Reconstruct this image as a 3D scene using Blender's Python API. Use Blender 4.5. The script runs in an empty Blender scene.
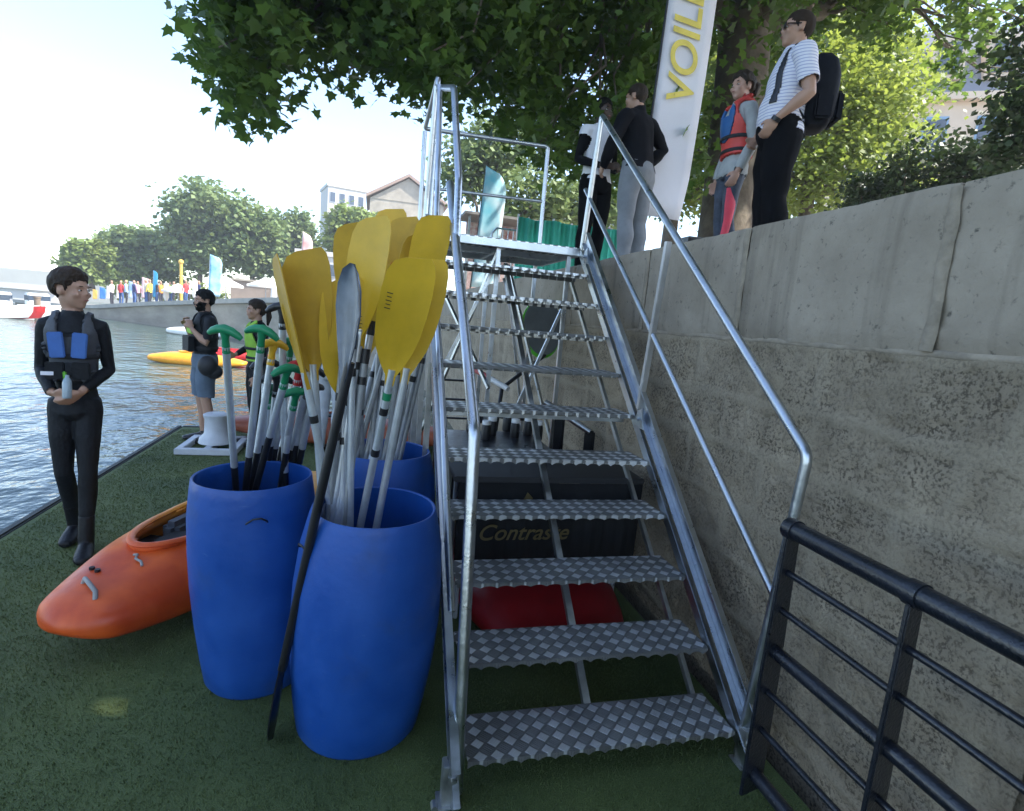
import bpy, bmesh, math, random
import numpy as np
from mathutils import Vector, Matrix, noise, Quaternion
random.seed(7); rng = np.random.default_rng(11)
S = bpy.context.scene
R = math.radians
# ------------------------------------------------------------------ camera
F, YAW, PITCH, ROLL, EYE = 560.18, .2526, -.1487, .08445, 1.6
cy_, sy_, cp_, sp_ = math.cos(YAW), math.sin(YAW), math.cos(PITCH), math.sin(PITCH)
FW = Vector((sy_*cp_, cy_*cp_, sp_)); R0 = Vector((cy_, -sy_, 0)); U0 = R0.cross(FW)
RT = math.cos(ROLL)*R0 + math.sin(ROLL)*U0; UP = -math.sin(ROLL)*R0 + math.cos(ROLL)*U0
cd = bpy.data.cameras.new('camera'); cam = bpy.data.objects.new('camera', cd); S.collection.objects.link(cam)
cam.matrix_world = Matrix(((RT.x, UP.x, -FW.x, 0), (RT.y, UP.y, -FW.y, 0), (RT.z, UP.z, -FW.z, EYE), (0, 0, 0, 1)))
cd.sensor_width = 36; cd.lens = F/1024*36; cd.clip_start = .05; cd.clip_end = 2000
S.camera = cam
# ------------------------------------------------------------------ sky, sun, exposure
SUN_AZ, SUN_EL = R(112), R(50)          # azimuth clockwise from +Y
w = bpy.data.worlds.new('World'); S.world = w; w.use_nodes = True
nt = w.node_tree; bg = nt.nodes['Background']; sk = nt.nodes.new('ShaderNodeTexSky')
sk.sky_type = 'NISHITA'; sk.sun_disc = False; sk.sun_elevation = SUN_EL; sk.sun_rotation = SUN_AZ
sk.air_density = .85; sk.dust_density = .8; sk.ozone_density = .25
nt.links.new(sk.outputs[0], bg.inputs[0]); bg.inputs[1].default_value = .15
sl = bpy.data.lights.new('sun', 'SUN'); so = bpy.data.objects.new('sun', sl); S.collection.objects.link(so)
sl.energy = 3.2; sl.angle = R(.5); sl.color = (1, .95, .87)
sd = Vector((math.sin(SUN_AZ)*math.cos(SUN_EL), math.cos(SUN_AZ)*math.cos(SUN_EL), math.sin(SUN_EL)))
so.rotation_euler = sd.to_track_quat('Z', 'Y').to_euler()
S.view_settings.view_transform = 'Standard'; S.view_settings.look = 'None'
S.view_settings.gamma = 1; S.view_settings.exposure = 1.92
S.render.engine = 'CYCLES'; S.cycles.max_bounces = 7; S.cycles.transparent_max_bounces = 6

def at(px, py, X=None, Y=None, Z=None):
    """world point seen at a photo pixel, at a given X, Y or Z"""
    d = RT*((px-512)/F) - UP*((py-405.5)/F) + FW
    t = X/d.x if X is not None else (Y/d.y if Y is not None else (Z-EYE)/d.z)
    return Vector((0, 0, EYE)) + d*t
# ------------------------------------------------------------------ materials
MC = {}
def mat(name, col, rough=.6, metal=0, col2=None, scale=8, var=.15, bump=0, bscale=40, trans=0, spec=.5, detail=5, coat=0, rvar=0, stretch=None):
    if name in MC: return MC[name]
    m = bpy.data.materials.new(name); m.use_nodes = True; t = m.node_tree; n = t.nodes; L = t.links.new
    b = n['Principled BSDF']; tc = n.new('ShaderNodeTexCoord')
    src = tc.outputs['Object']
    if stretch:
        mp = n.new('ShaderNodeMapping'); mp.inputs['Scale'].default_value = stretch; L(src, mp.inputs[0]); src = mp.outputs[0]
    nz = n.new('ShaderNodeTexNoise'); nz.inputs['Scale'].default_value = scale; nz.inputs['Detail'].default_value = detail
    nz.inputs['Roughness'].default_value = .62; L(src, nz.inputs['Vector'])
    rp = n.new('ShaderNodeValToRGB'); rp.color_ramp.elements[0].position = .3; rp.color_ramp.elements[1].position = .7
    c = col; c2 = col2 or tuple(min(1, x*(1+var)) for x in c)
    c1 = c if col2 else tuple(x*(1-var) for x in c)
    rp.color_ramp.elements[0].color = (*c1, 1); rp.color_ramp.elements[1].color = (*c2, 1)
    L(nz.outputs[0], rp.inputs[0]); L(rp.outputs[0], b.inputs['Base Color'])
    b.inputs['Roughness'].default_value = rough; b.inputs['Metallic'].default_value = metal
    b.inputs['Specular IOR Level'].default_value = spec
    if coat: b.inputs['Coat Weight'].default_value = coat; b.inputs['Coat Roughness'].default_value = .15
    if rvar:
        mr = n.new('ShaderNodeMapRange'); mr.inputs[1].default_value = .3; mr.inputs[2].default_value = .7
        mr.inputs[3].default_value = rough-rvar; mr.inputs[4].default_value = rough+rvar
        L(nz.outputs[0], mr.inputs[0]); L(mr.outputs[0], b.inputs['Roughness'])
    if bump:
        n2 = n.new('ShaderNodeTexNoise'); n2.inputs['Scale'].default_value = bscale; n2.inputs['Detail'].default_value = 4; L(src, n2.inputs['Vector'])
        bp = n.new('ShaderNodeBump'); bp.inputs['Strength'].default_value = bump; bp.inputs['Distance'].default_value = .01
        L(n2.outputs[0], bp.inputs['Height']); L(bp.outputs[0], b.inputs['Normal'])
    if trans:
        tr = n.new('ShaderNodeBsdfTranslucent'); mx = n.new('ShaderNodeMixShader'); mx.inputs[0].default_value = trans
        hs = n.new('ShaderNodeHueSaturation'); hs.inputs['Value'].default_value = 1.5; hs.inputs['Hue'].default_value = .485
        L(rp.outputs[0], hs.inputs['Color']); L(hs.outputs[0], tr.inputs[0])
        L(b.outputs[0], mx.inputs[1]); L(tr.outputs[0], mx.inputs[2]); L(mx.outputs[0], n['Material Output'].inputs[0])
    MC[name] = m; return m
GALV = mat('galvanized_steel', (.50, .53, .56), .33, 1, scale=9, var=.14, bump=.12, bscale=60, rvar=.09)
GALV2 = mat('weathered_steel', (.42, .43, .42), .42, .9, scale=14, var=.2, bump=.15, bscale=80, rvar=.1)
BLUE = mat('blue_drum_plastic', (.005, .056, .27), .46, 0, col2=(.012, .085, .35), scale=5, bump=.22, bscale=22, rvar=.10, detail=9)
YEL = mat('yellow_paddle_plastic', (.64, .385, .015), .42, scale=9, var=.1, bump=.06, bscale=30)
YEL2 = mat('dark_yellow_plastic', (.52, .30, .015), .5, scale=9, var=.14)  # darker and rougher than the other paddle yellow
ALU = mat('anodised_shaft', (.62, .65, .68), .38, .65, scale=20, var=.12)
GREY = mat('grey_shaft', (.33, .34, .34), .45, .4, scale=20, var=.12)
BLK = mat('black_plastic', (.012, .012, .014), .4, scale=10, var=.3)
GRN = mat('green_grip', (.01, .22, .09), .4, scale=10, var=.15)
REDP = mat('red_plastic', (.45, .02, .02), .42, scale=6, var=.15)
ORG = mat('orange_plastic', (.75, .17, .02), .4, scale=5, var=.1)
BLKP = mat('black_painted_steel', (.008, .010, .016), .33, 0, scale=10, var=.3, bump=.25, bscale=120, rvar=.07, coat=.3)
NEO = mat('black_neoprene', (.007, .008, .010), .62, spec=.25, scale=30, var=.3, bump=.3, bscale=60)
NEOG = mat('grey_neoprene', (.06, .065, .075), .6, scale=30, var=.2)
BARK = mat('plane_tree_bark', (.075, .055, .04), .9, col2=(.17, .14, .10), scale=5, bump=.9, bscale=16)
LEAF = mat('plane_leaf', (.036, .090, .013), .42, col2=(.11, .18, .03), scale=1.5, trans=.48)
LEAFB = mat('sunny_leaf', (.13, .20, .025), .5, col2=(.25, .31, .06), scale=.9, trans=.45)  # sunlit brightness raised into the leaf colour itself
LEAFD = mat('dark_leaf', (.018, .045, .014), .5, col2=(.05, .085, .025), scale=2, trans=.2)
LEAFF = mat('far_leaf', (.10, .165, .05), .6, col2=(.20, .26, .09), scale=.35, trans=.3)
LEAFY = mat('far_bright_leaf', (.13, .20, .04), .6, col2=(.22, .28, .07), scale=.35, trans=.3)
WHT = mat('white_paint', (.78, .78, .76), .5, var=.05)
WTX = mat('white_cloth', (.80, .79, .82), .85, var=.04, scale=5)
# ------------------------------------------------------------------ mesh helpers
def link(o, parent=None):
    S.collection.objects.link(o)
    if parent: o.parent = parent
    return o
class MB:
    def __init__(s): s.v = []; s.f = []; s.m = []; s.sm = []; s.mi = 0
    def add(s, vs, fs, smooth=False):
        o = len(s.v); s.v += [tuple(v) for v in vs]
        for f in fs: s.f.append([i+o for i in f]); s.m.append(s.mi); s.sm.append(smooth)
        return s
    def box(s, c, d, ax=None):
        c = Vector(c); ax = ax or (Vector((1, 0, 0)), Vector((0, 1, 0)), Vector((0, 0, 1)))
        vs = [c + ax[0]*d[0]/2*i + ax[1]*d[1]/2*j + ax[2]*d[2]/2*k for i in (-1, 1) for j in (-1, 1) for k in (-1, 1)]
        return s.add(vs, [(0, 1, 3, 2), (4, 6, 7, 5), (0, 4, 5, 1), (2, 3, 7, 6), (0, 2, 6, 4), (1, 5, 7, 3)])
    def beam(s, a, b, w_, h_, up=(0, 0, 1)):
        a = Vector(a); b = Vector(b); z = (b-a); l = z.length; z.normalize(); u = Vector(up)
        x = z.cross(u)
        if x.length < 1e-4: x = z.cross(Vector((1, 0, 0)))
        x.normalize(); y = x.cross(z)
        return s.box((a+b)/2, (w_, h_, l), (x, y, z))
    def tube(s, pts, r, seg=12, caps=True, flat=1.0, updir=None):
        pts = [Vector(p) for p in pts]; n = len(pts)
        rs = r if isinstance(r, (list, tuple)) else [r]*n
        vs = []; fs = []; px = None
        for i, p in enumerate(pts):
            if i == 0: t = pts[1]-p
            elif i == n-1: t = p-pts[i-1]
            else: t = (pts[i+1]-p).normalized() + (p-pts[i-1]).normalized()
            t.normalize()
            if px is None:
                ref = Vector(updir) if updir else (Vector((0, 0, 1)) if abs(t.z) < .9 else Vector((0, 1, 0)))
                x = t.cross(ref).normalized()
            else: x = (px - t*px.dot(t)).normalized()
            px = x; y = t.cross(x)
            rr = rs[i]; ra, rb = rr if isinstance(rr, (list, tuple)) else (rr, rr*flat)
            for k in range(seg):
                a = 2*math.pi*k/seg; vs.append(p + x*math.cos(a)*ra + y*math.sin(a)*rb)
        for i in range(n-1):
            for k in range(seg):
                k2 = (k+1) % seg; fs.append((i*seg+k, i*seg+k2, (i+1)*seg+k2, (i+1)*seg+k))
        s.add(vs, fs, True)
        if caps:
            o = len(s.v)-len(vs)
            s.f.append([o+k for k in range(seg)][::-1]); s.m.append(s.mi); s.sm.append(False)
            s.f.append([o+(n-1)*seg+k for k in range(seg)]); s.m.append(s.mi); s.sm.append(False)
        return s
    def ell(s, c, r, seg=16, rings=10, rot=None):
        vs = []; fs = []; c = Vector(c)
        for i in range(rings+1):
            th = math.pi*i/rings
            for k in range(seg):
                a = 2*math.pi*k/seg
                v = Vector((r[0]*math.sin(th)*math.cos(a), r[1]*math.sin(th)*math.sin(a), r[2]*math.cos(th)))
                vs.append(c + (rot @ v if rot else v))
        for i in range(rings):
            for k in range(seg):
                k2 = (k+1) % seg; fs.append((i*seg+k, (i+1)*seg+k, (i+1)*seg+k2, i*seg+k2))
        return s.add(vs, fs, True)
    def lathe(s, prof, c=(0, 0, 0), seg=48, sx=1, sy=1):
        vs = []; fs = []
        for r_, z_ in prof:
            for k in range(seg):
                a = 2*math.pi*k/seg; vs.append((c[0]+r_*sx*math.cos(a), c[1]+r_*sy*math.sin(a), c[2]+z_))
        for i in range(len(prof)-1):
            for k in range(seg):
                k2 = (k+1) % seg; fs.append((i*seg+k, i*seg+k2, (i+1)*seg+k2, (i+1)*seg+k))
        return s.add(vs, fs, True)
    def prism(s, outline, o, ux, uy, th):
        """closed 2-D outline in plane (o,ux,uy), thickness th along ux x uy, centred"""
        o = Vector(o); ux = Vector(ux); uy = Vector(uy); nn = ux.cross(uy).normalized(); n = len(outline)
        vs = [o+ux*a+uy*b+nn*th/2 for a, b in outline] + [o+ux*a+uy*b-nn*th/2 for a, b in outline]
        fs = [list(range(n)), list(range(2*n-1, n-1, -1))] + [(i, i+n, (i+1) % n+n, (i+1) % n) for i in range(n)]
        return s.add(vs, fs)
    def build(s, name, mats, parent=None, bevel=0, fix=True):
        me = bpy.data.meshes.new(name); me.from_pydata(s.v, [], s.f)
        for m in (mats if isinstance(mats, (list, tuple)) else [mats]): me.materials.append(m)
        me.polygons.foreach_set('material_index', s.m); me.polygons.foreach_set('use_smooth', s.sm)
        if fix:
            bm = bmesh.new(); bm.from_mesh(me); bmesh.ops.recalc_face_normals(bm, faces=bm.faces)
            if bevel:
                es = [e for e in bm.edges if len(e.link_faces) == 2 and e.calc_face_angle(0) > .6]
                bmesh.ops.bevel(bm, geom=es, offset=bevel, segments=2, affect='EDGES', clamp_overlap=True)
            bm.to_mesh(me); bm.free()
        me.update(); me.set_sharp_from_angle(angle=R(48)); return link(bpy.data.objects.new(name, me), parent)
def tag(o, label=None, cat=None, group=None, kind=None):
    if label: o['label'] = label
    if cat: o['category'] = cat
    if group: o['group'] = group
    if kind: o['kind'] = kind
    return o
def thing(name, label, cat, loc=(0, 0, 0), group=None, rz=0):
    o = bpy.data.objects.new(name, None); S.collection.objects.link(o); o.location = loc; o.rotation_euler = (0, 0, rz)
    o.empty_display_size = .1
    return tag(o, label, cat, group)
def wpart(ob, root):
    """parent a mesh written in world coordinates to its thing, keeping it in place"""
    ob.parent = root; ob.matrix_parent_inverse = Matrix.LocRotScale(root.location, root.rotation_euler, None).inverted(); return ob
def text_mesh(body, size, name, m, origin, xd, yd, ext=.002, bold=.0, shear=0):
    cu = bpy.data.curves.new(name, 'FONT'); cu.body = body; cu.size = size; cu.extrude = ext; cu.offset = bold; cu.shear = shear
    cu.align_x = 'LEFT'; o = bpy.data.objects.new(name, cu); S.collection.objects.link(o)
    dg = bpy.context.evaluated_depsgraph_get(); dg.update(); me = bpy.data.meshes.new_from_object(o.evaluated_get(dg))
    bpy.data.objects.remove(o); me.materials.clear(); me.materials.append(m)
    xd = Vector(xd).normalized(); yd = Vector(yd).normalized(); zd = xd.cross(yd)
    M = Matrix(((xd.x, yd.x, zd.x, origin[0]), (xd.y, yd.y, zd.y, origin[1]), (xd.z, yd.z, zd.z, origin[2]), (0, 0, 0, 1)))
    me.transform(M); return link(bpy.data.objects.new(name, me))
# ------------------------------------------------------------------ leaves
LEAF5 = np.array([(0, 0), (.16, .08), (.5, .05), (.36, .3), (.52, .55), (.24, .56), (.02, 1), (-.22, .56), (-.5, .6), (-.36, .3), (-.48, .02), (-.15, .08)])
LEAF4 = np.array([(0, 0), (.42, .4), (0, 1), (-.42, .4)])
def leaf_mesh(name, cen, size, m, shape=LEAF5, parent=None, fold=.15, upb=.6, svar=.35):
    n = len(cen); k = len(shape)
    if n == 0: return None
    nrm = rng.normal(size=(n, 3)); nrm[:, 2] = np.abs(nrm[:, 2])*.8+upb; nrm /= np.linalg.norm(nrm, axis=1)[:, None]
    d = rng.normal(size=(n, 3)); d[:, 2] -= .3; d -= nrm*(d*nrm).sum(1)[:, None]; d /= np.linalg.norm(d, axis=1)[:, None]
    x = np.cross(d, nrm); sz = size*(1+svar*rng.uniform(-1, 1, n))
    V = cen[:, None, :] + sz[:, None, None]*(x[:, None, :]*shape[None, :, 0, None] + d[:, None, :]*shape[None, :, 1, None]
        - nrm[:, None, :]*(fold*np.abs(shape[None, :, 0, None])+.12*shape[None, :, 1, None]**2))
    me = bpy.data.meshes.new(name); me.vertices.add(n*k); me.loops.add(n*k); me.polygons.add(n)
    me.vertices.foreach_set('co', V.astype(np.float32).ravel())
    me.loops.foreach_set('vertex_index', np.arange(n*k, dtype=np.int32))
    me.polygons.foreach_set('loop_start', np.arange(0, n*k, k, dtype=np.int32))
    me.update(calc_edges=True); me.materials.append(m)
    return link(bpy.data.objects.new(name, me), parent)
def clumps(c, r, n, sub=.22, per=14, shell=.55):
    """leaf centres: twigs scattered in an ellipsoid, leaves scattered round each twig"""
    r = np.array(r if hasattr(r, '__len__') else (r, r, r), float); k = max(1, n//per)
    d = rng.normal(size=(k, 3)); d /= np.linalg.norm(d, axis=1)[:, None]
    rad = (shell + (1-shell)*rng.uniform(0, 1, k))**1.0 * rng.uniform(.35, 1.08, k)**.4
    tw = np.array(c) + d*rad[:, None]*r
    off = rng.normal(size=(k, per, 3))*(sub*r.mean()); off[:, :, 2] *= .7
    return (tw[:, None, :]+off).reshape(-1, 3)
GAPS = [(at(124, 712, Z=0), .12), (at(158, 722, Z=0), .07), (at(96, 696, Z=0), .07), (at(145, 735, Z=0), .04), (at(180, 730, Z=0), .03)]
def sungap(c):
    k = np.ones(len(c), bool); d = np.array(sd)
    for g, r_ in GAPS:
        v = c-np.array(g); t_ = v@d; dist = np.linalg.norm(v-t_[:, None]*d, axis=1); k &= ~((dist < r_+.06) & (rng.uniform(0, 1, len(c)) < .88))
    return c[k]
def limb(mb, a, b, ra, rb, wob=.12, n=6):
    a = Vector(a); b = Vector(b); L_ = (b-a).length; pts = []
    for i in range(n+1):
        t = i/n; p = a.lerp(b, t); p += Vector((random.uniform(-1, 1), random.uniform(-1, 1), random.uniform(-.5, 1)))*wob*L_*.3*math.sin(math.pi*t)
        pts.append(p)
    mb.tube(pts, [ra+(rb-ra)*i/n for i in range(n+1)], 8); return pts
# ================================================================== SETTING
def wmat():
    m = bpy.data.materials.new('river_water'); m.use_nodes = True; t = m.node_tree; n = t.nodes; L = t.links.new; b = n['Principled BSDF']
    b.inputs['Base Color'].default_value = (.06, .095, .08, 1); b.inputs['Roughness'].default_value = .08; b.inputs['IOR'].default_value = 1.33
    tc = n.new('ShaderNodeTexCoord'); mp = n.new('ShaderNodeMapping'); mp.inputs['Scale'].default_value = (1, .75, 1); mp.inputs['Rotation'].default_value = (0, 0, .5)
    L(tc.outputs['Object'], mp.inputs[0]); hs = []
    for sc, st in ((1.1, .20), (3.4, .075), (9, .022)):
        z = n.new('ShaderNodeTexNoise'); z.inputs['Scale'].default_value = sc; z.inputs['Detail'].default_value = 3; L(mp.outputs[0], z.inputs[0])
        mu = n.new('ShaderNodeMath'); mu.operation = 'MULTIPLY'; mu.inputs[1].default_value = st; L(z.outputs[0], mu.inputs[0]); hs.append(mu)
    a = n.new('ShaderNodeMath'); L(hs[0].outputs[0], a.inputs[0]); L(hs[1].outputs[0], a.inputs[1])
    a2 = n.new('ShaderNodeMath'); L(a.outputs[0], a2.inputs[0]); L(hs[2].outputs[0], a2.inputs[1])
    bp = n.new('ShaderNodeBump'); bp.inputs['Distance'].default_value = 1.0; bp.inputs['Strength'].default_value = .55
    L(a2.outputs[0], bp.inputs['Height']); L(bp.outputs[0], b.inputs['Normal']); return m
WZ = -.6
mb = MB(); mb.add([(-900, -300, WZ), (900, -300, WZ), (900, 1200, WZ), (-900, 1200, WZ)], [(0, 1, 2, 3)])
tag(mb.build('water', wmat()), kind='structure')
# pontoon with artificial turf
PX, PY0, PY1 = -2.2, -3.0, 7.45
mb = MB(); mb.box(((PX+1.58)/2, (PY0+PY1)/2, -.33), (1.58-PX, PY1-PY0, .62))
tag(mb.build('pontoon_deck', mat('pontoon_grey', (.10, .10, .10), .7, bump=.3)), kind='structure')
mb = MB(); mb.box((PX-.03, (PY0+PY1)/2, -.06), (.06, PY1-PY0+.1, .13)); mb.box(((PX+1.58)/2, PY1+.03, -.06), (1.58-PX, .06, .13))
tag(mb.build('pontoon_edge', mat('rubber_edge', (.05, .055, .05), .7, bump=.4, bscale=60), bevel=.012), kind='structure')
def turfmat():
    m = bpy.data.materials.new('artificial_turf'); m.use_nodes = True; t = m.node_tree; n = t.nodes; L = t.links.new; b = n['Principled BSDF']
    tc = n.new('ShaderNodeTexCoord'); b.inputs['Roughness'].default_value = .8
    z1 = n.new('ShaderNodeTexNoise'); z1.inputs['Scale'].default_value = 1.6; z1.inputs['Detail'].default_value = 8; L(tc.outputs['Object'], z1.inputs[0])
    z2 = n.new('ShaderNodeTexNoise'); z2.inputs['Scale'].default_value = 210; z2.inputs['Detail'].default_value = 2; L(tc.outputs['Object'], z2.inputs[0])
    ad = n.new('ShaderNodeMath'); ad.operation = 'MULTIPLY_ADD'; ad.inputs[1].default_value = .5; L(z1.outputs[0], ad.inputs[0])
    m2 = n.new('ShaderNodeMath'); m2.operation = 'MULTIPLY'; m2.inputs[1].default_value = .5; L(z2.outputs[0], m2.inputs[0]); L(m2.outputs[0], ad.inputs[2])
    rp = n.new('ShaderNodeValToRGB'); e = rp.color_ramp.elements; e[0].position = .33; e[0].color = (.034, .062, .016, 1); e[1].position = .66; e[1].color = (.14, .175, .048, 1)
    L(ad.outputs[0], rp.inputs[0]); L(rp.outputs[0], b.inputs['Base Color'])
    bp = n.new('ShaderNodeBump'); bp.inputs['Strength'].default_value = .7; bp.inputs['Distance'].default_value = .01; L(z2.outputs[0], bp.inputs['Height']); L(bp.outputs[0], b.inputs['Normal'])
    return m
TURF = turfmat()
mb = MB(); mb.add([(PX+.02, PY0, 0), (1.56, PY0, 0), (1.56, PY1-.02, 0), (PX+.02, PY1-.02, 0)], [(0, 1, 2, 3)])
tag(mb.build('turf', TURF), kind='structure')
n = 200000
u = rng.uniform(0, 1, n); y = 1.0+6.3*u**1.8; x = rng.uniform(PX+.05, 1.5, n)
cen = np.stack([x, y, np.zeros(n)], 1); V = np.zeros((n, 3, 3)); a = rng.uniform(0, 2*math.pi, n); hw = .0017*(1+(y-1)*.2)
V[:, 0] = cen + np.stack([np.cos(a)*hw, np.sin(a)*hw, a*0], 1); V[:, 1] = cen - np.stack([np.cos(a)*hw, np.sin(a)*hw, a*0], 1)
V[:, 2] = cen + np.stack([rng.normal(0, .006, n), rng.normal(0, .006, n), rng.uniform(.006, .013, n)], 1)
me = bpy.data.meshes.new('grass_blades'); me.vertices.add(n*3); me.loops.add(n*3); me.polygons.add(n)
me.vertices.foreach_set('co', V.astype(np.float32).ravel()); me.loops.foreach_set('vertex_index', np.arange(n*3, dtype=np.int32))
me.polygons.foreach_set('loop_start', np.arange(0, n*3, 3, dtype=np.int32)); me.update(calc_edges=True); me.materials.append(TURF)
tag(link(bpy.data.objects.new('grass_blades', me)), 'short green artificial grass pile covering the pontoon', 'artificial grass', kind='stuff')
# quay line: straight beside the stairs, then bending left far away; (x, y, top z)
QP = [(1.644, -4, 2.108), (1.644, 16, 2.108), (.6, 21, 2.05), (-3.2, 27.3, 1.88), (-5, 30.5, 1.74), (-7.56, 33.8, 1.52), (-10, 37.4, 1.3), (-14, 41.3, .88), (-18.7, 45.8, .31), (-22, 49.5, .05), (-30, 58, -.1)]
QT = 2.108
# ground behind the wall
vs = []; fs = []
for x, y, z in QP: vs += [(x+.3, y+.15, z-.01), (x+14, y+12, z-.01), (x+400, y+300, z-.01)]
for i in range(len(QP)-1):
    for k in range(2): fs.append((i*3+k, i*3+k+1, i*3+k+4, i*3+k+3))
mb = MB(); mb.add(vs, fs); mb.add([(1.94, -4, 2.098), (1.94, -60, 2.098), (400, -60, 2.098), (400, 296, 2.098), (15.6, 8, 2.098)], [(0, 1, 2, 3, 4)])
tag(mb.build('quay_ground', mat('quay_paving', (.26, .24, .21), .85, scale=2, var=.2, bump=.3, bscale=10)), kind='structure')
# ---- stone quay wall beside the stairs
def stone(nm, c1, c2, dark, streak, pit=38, dens=.47, patchy=0, bmp=.8):
    m = bpy.data.materials.new(nm); m.use_nodes = True; t = m.node_tree; n = t.nodes; L = t.links.new; b = n['Principled BSDF']; b.inputs['Roughness'].default_value = .9
    b.inputs['Specular IOR Level'].default_value = .25
    tc = n.new('ShaderNodeTexCoord'); z = n.new('ShaderNodeTexNoise'); z.inputs['Scale'].default_value = 2.4; z.inputs['Detail'].default_value = 9; z.inputs['Roughness'].default_value = .68; L(tc.outputs['Object'], z.inputs[0])
    rp = n.new('ShaderNodeValToRGB'); e = rp.color_ramp.elements; e[0].position = .32; e[0].color = (*c1, 1); e[1].position = .68; e[1].color = (*c2, 1); L(z.outputs[0], rp.inputs[0])
    # pits: darker where the pit noise is low
    z2 = n.new('ShaderNodeTexNoise'); z2.inputs['Scale'].default_value = pit; z2.inputs['Detail'].default_value = 6; z2.inputs['Roughness'].default_value = .7; L(tc.outputs['Object'], z2.inputs[0])
    r2 = n.new('ShaderNodeValToRGB'); e = r2.color_ramp.elements; e[0].position = dens-.11; e[0].color = (1, 1, 1, 1); e[1].position = dens; e[1].color = (0, 0, 0, 1); L(z2.outputs[0], r2.inputs[0])
    pz = n.new('ShaderNodeTexNoise'); pz.inputs['Scale'].default_value = 3.6; pz.inputs['Detail'].default_value = 5; pz.inputs['Roughness'].default_value = .7; L(tc.outputs['Object'], pz.inputs[0])
    pm_ = n.new('ShaderNodeMapRange'); pm_.inputs[1].default_value = .38; pm_.inputs[2].default_value = .58; pm_.inputs[3].default_value = 1-patchy; pm_.inputs[4].default_value = 1; L(pz.outputs[0], pm_.inputs[0])
    mx = n.new('ShaderNodeMix'); mx.data_type = 'RGBA'; L(rp.outputs[0], mx.inputs[6]); mx.inputs[7].default_value = (*dark, 1)
    mu = n.new('ShaderNodeMath'); mu.operation = 'MULTIPLY'; L(pm_.outputs[0], mu.inputs[1]); L(r2.outputs[0], mu.inputs[0]); L(mu.outputs[0], mx.inputs[0])
    # vertical damp streaks
    mp = n.new('ShaderNodeMapping'); mp.inputs['Scale'].default_value = (1, 5, .35); L(tc.outputs['Object'], mp.inputs[0])
    z3 = n.new('ShaderNodeTexNoise'); z3.inputs['Scale'].default_value = 1.6; z3.inputs['Detail'].default_value = 5; L(mp.outputs[0], z3.inputs[0])
    r3 = n.new('ShaderNodeValToRGB'); e = r3.color_ramp.elements; e[0].position = .54; e[0].color = (0, 0, 0, 1); e[1].position = .66; e[1].color = (streak, streak, streak, 1); L(z3.outputs[0], r3.inputs[0])
    m2 = n.new('ShaderNodeMix'); m2.data_type = 'RGBA'; L(mx.outputs[2], m2.inputs[6]); m2.inputs[7].default_value = tuple(x*.55 for x in c1)+(1,); L(r3.outputs[0], m2.inputs[0])
    # mortar painted by attribute (real mortar in the joints)
    at_ = n.new('ShaderNodeAttribute'); at_.attribute_name = 'mortar'
    m3 = n.new('ShaderNodeMix'); m3.data_type = 'RGBA'; L(m2.outputs[2], m3.inputs[6]); m3.inputs[7].default_value = (.42, .35, .25, 1); am = n.new('ShaderNodeMath'); am.operation = 'MULTIPLY'; am.inputs[1].default_value = .55; L(at_.outputs['Fac'], am.inputs[0]); L(am.outputs[0], m3.inputs[0])
    L(m3.outputs[2], b.inputs['Base Color'])
    bp = n.new('ShaderNodeBump'); bp.inputs['Strength'].default_value = bmp; bp.inputs['Distance'].default_value = .012; L(z2.outputs[0], bp.inputs['Height']); L(bp.outputs[0], b.inputs['Normal'])
    return m
COPE = stone('coping_stone', (.27, .225, .168), (.40, .34, .262), (.09, .08, .065), .6, 30, .42, .6, .5)
RUB = stone('rubble_stone', (.27, .218, .152), (.50, .41, .29), (.12, .096, .068), .35, 78, .52, .7, 1.0)
WX = 1.644; WM = 1.612
wall = thing('quay_wall', 'long grey stone quay wall with big coping slabs beside the metal stairs', 'stone wall', (WX, 3, 0))
def hnoise(p, s): return noise.noise(Vector(p)*s)
def rubble(y0, y1, z0, z1, st):
    ny = int((y1-y0)/st)+1; nz = int((z1-z0)/st)+1; vs = []; mo = []
    rows = []; z = z1; i = 0; r_ = random.Random(5)
    while z > z0-.4:
        h = (.26, .22, .27, .24, .25)[i % 5]; js = []; yy = -5+r_.uniform(0, .5)
        while yy < 20: js.append(yy); yy += r_.uniform(.42, .85)
        rows.append((z, z-h, js)); z -= h; i += 1
    for a in range(nz):
        z = z1-a*st
        for b in range(ny):
            y = y0+b*st; w1 = hnoise((0, y, z), 2.1)*.03+hnoise((3, y, z), 11)*.010; zz = z+w1; row = rows[0]
            for r_w in rows:
                if r_w[1] < zz <= r_w[0]: row = r_w; break
            dz = min(abs(zz-row[0]), abs(zz-row[1])); yy = y+hnoise((7, z*2, y), 5)*.025
            dy = min(abs(yy-j) for j in row[2]); d = min(dz, dy)
            k = hnoise((9, y, z), 3.2); wid = .014+.018*max(0, k+.25)
            mm = max(0, min(1, (wid+.012-d)/.014))
            rough_ = noise.fractal(Vector((0, y, z))*7, .8, 2.1, 5)*.010+min(0, hnoise((1, y, z), 26)+.1)*.018
            h = rough_*(1-mm)+.004*mm+hnoise((5, y, z), 60)*.0015
            vs.append((WX-h, y, z)); mo.append(mm*.85)
    fs = [(a*ny+b, (a+1)*ny+b, (a+1)*ny+b+1, a*ny+b+1) for a in range(nz-1) for b in range(ny-1)]
    me = bpy.data.meshes.new('rubble_masonry'); me.from_pydata(vs, [], fs); me.materials.append(RUB)
    at_ = me.attributes.new('mortar', 'FLOAT', 'POINT'); at_.data.foreach_set('value', mo)
    me.polygons.foreach_set('use_smooth', [True]*len(fs)); me.update(); return link(bpy.data.objects.new('rubble_masonry', me))
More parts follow.
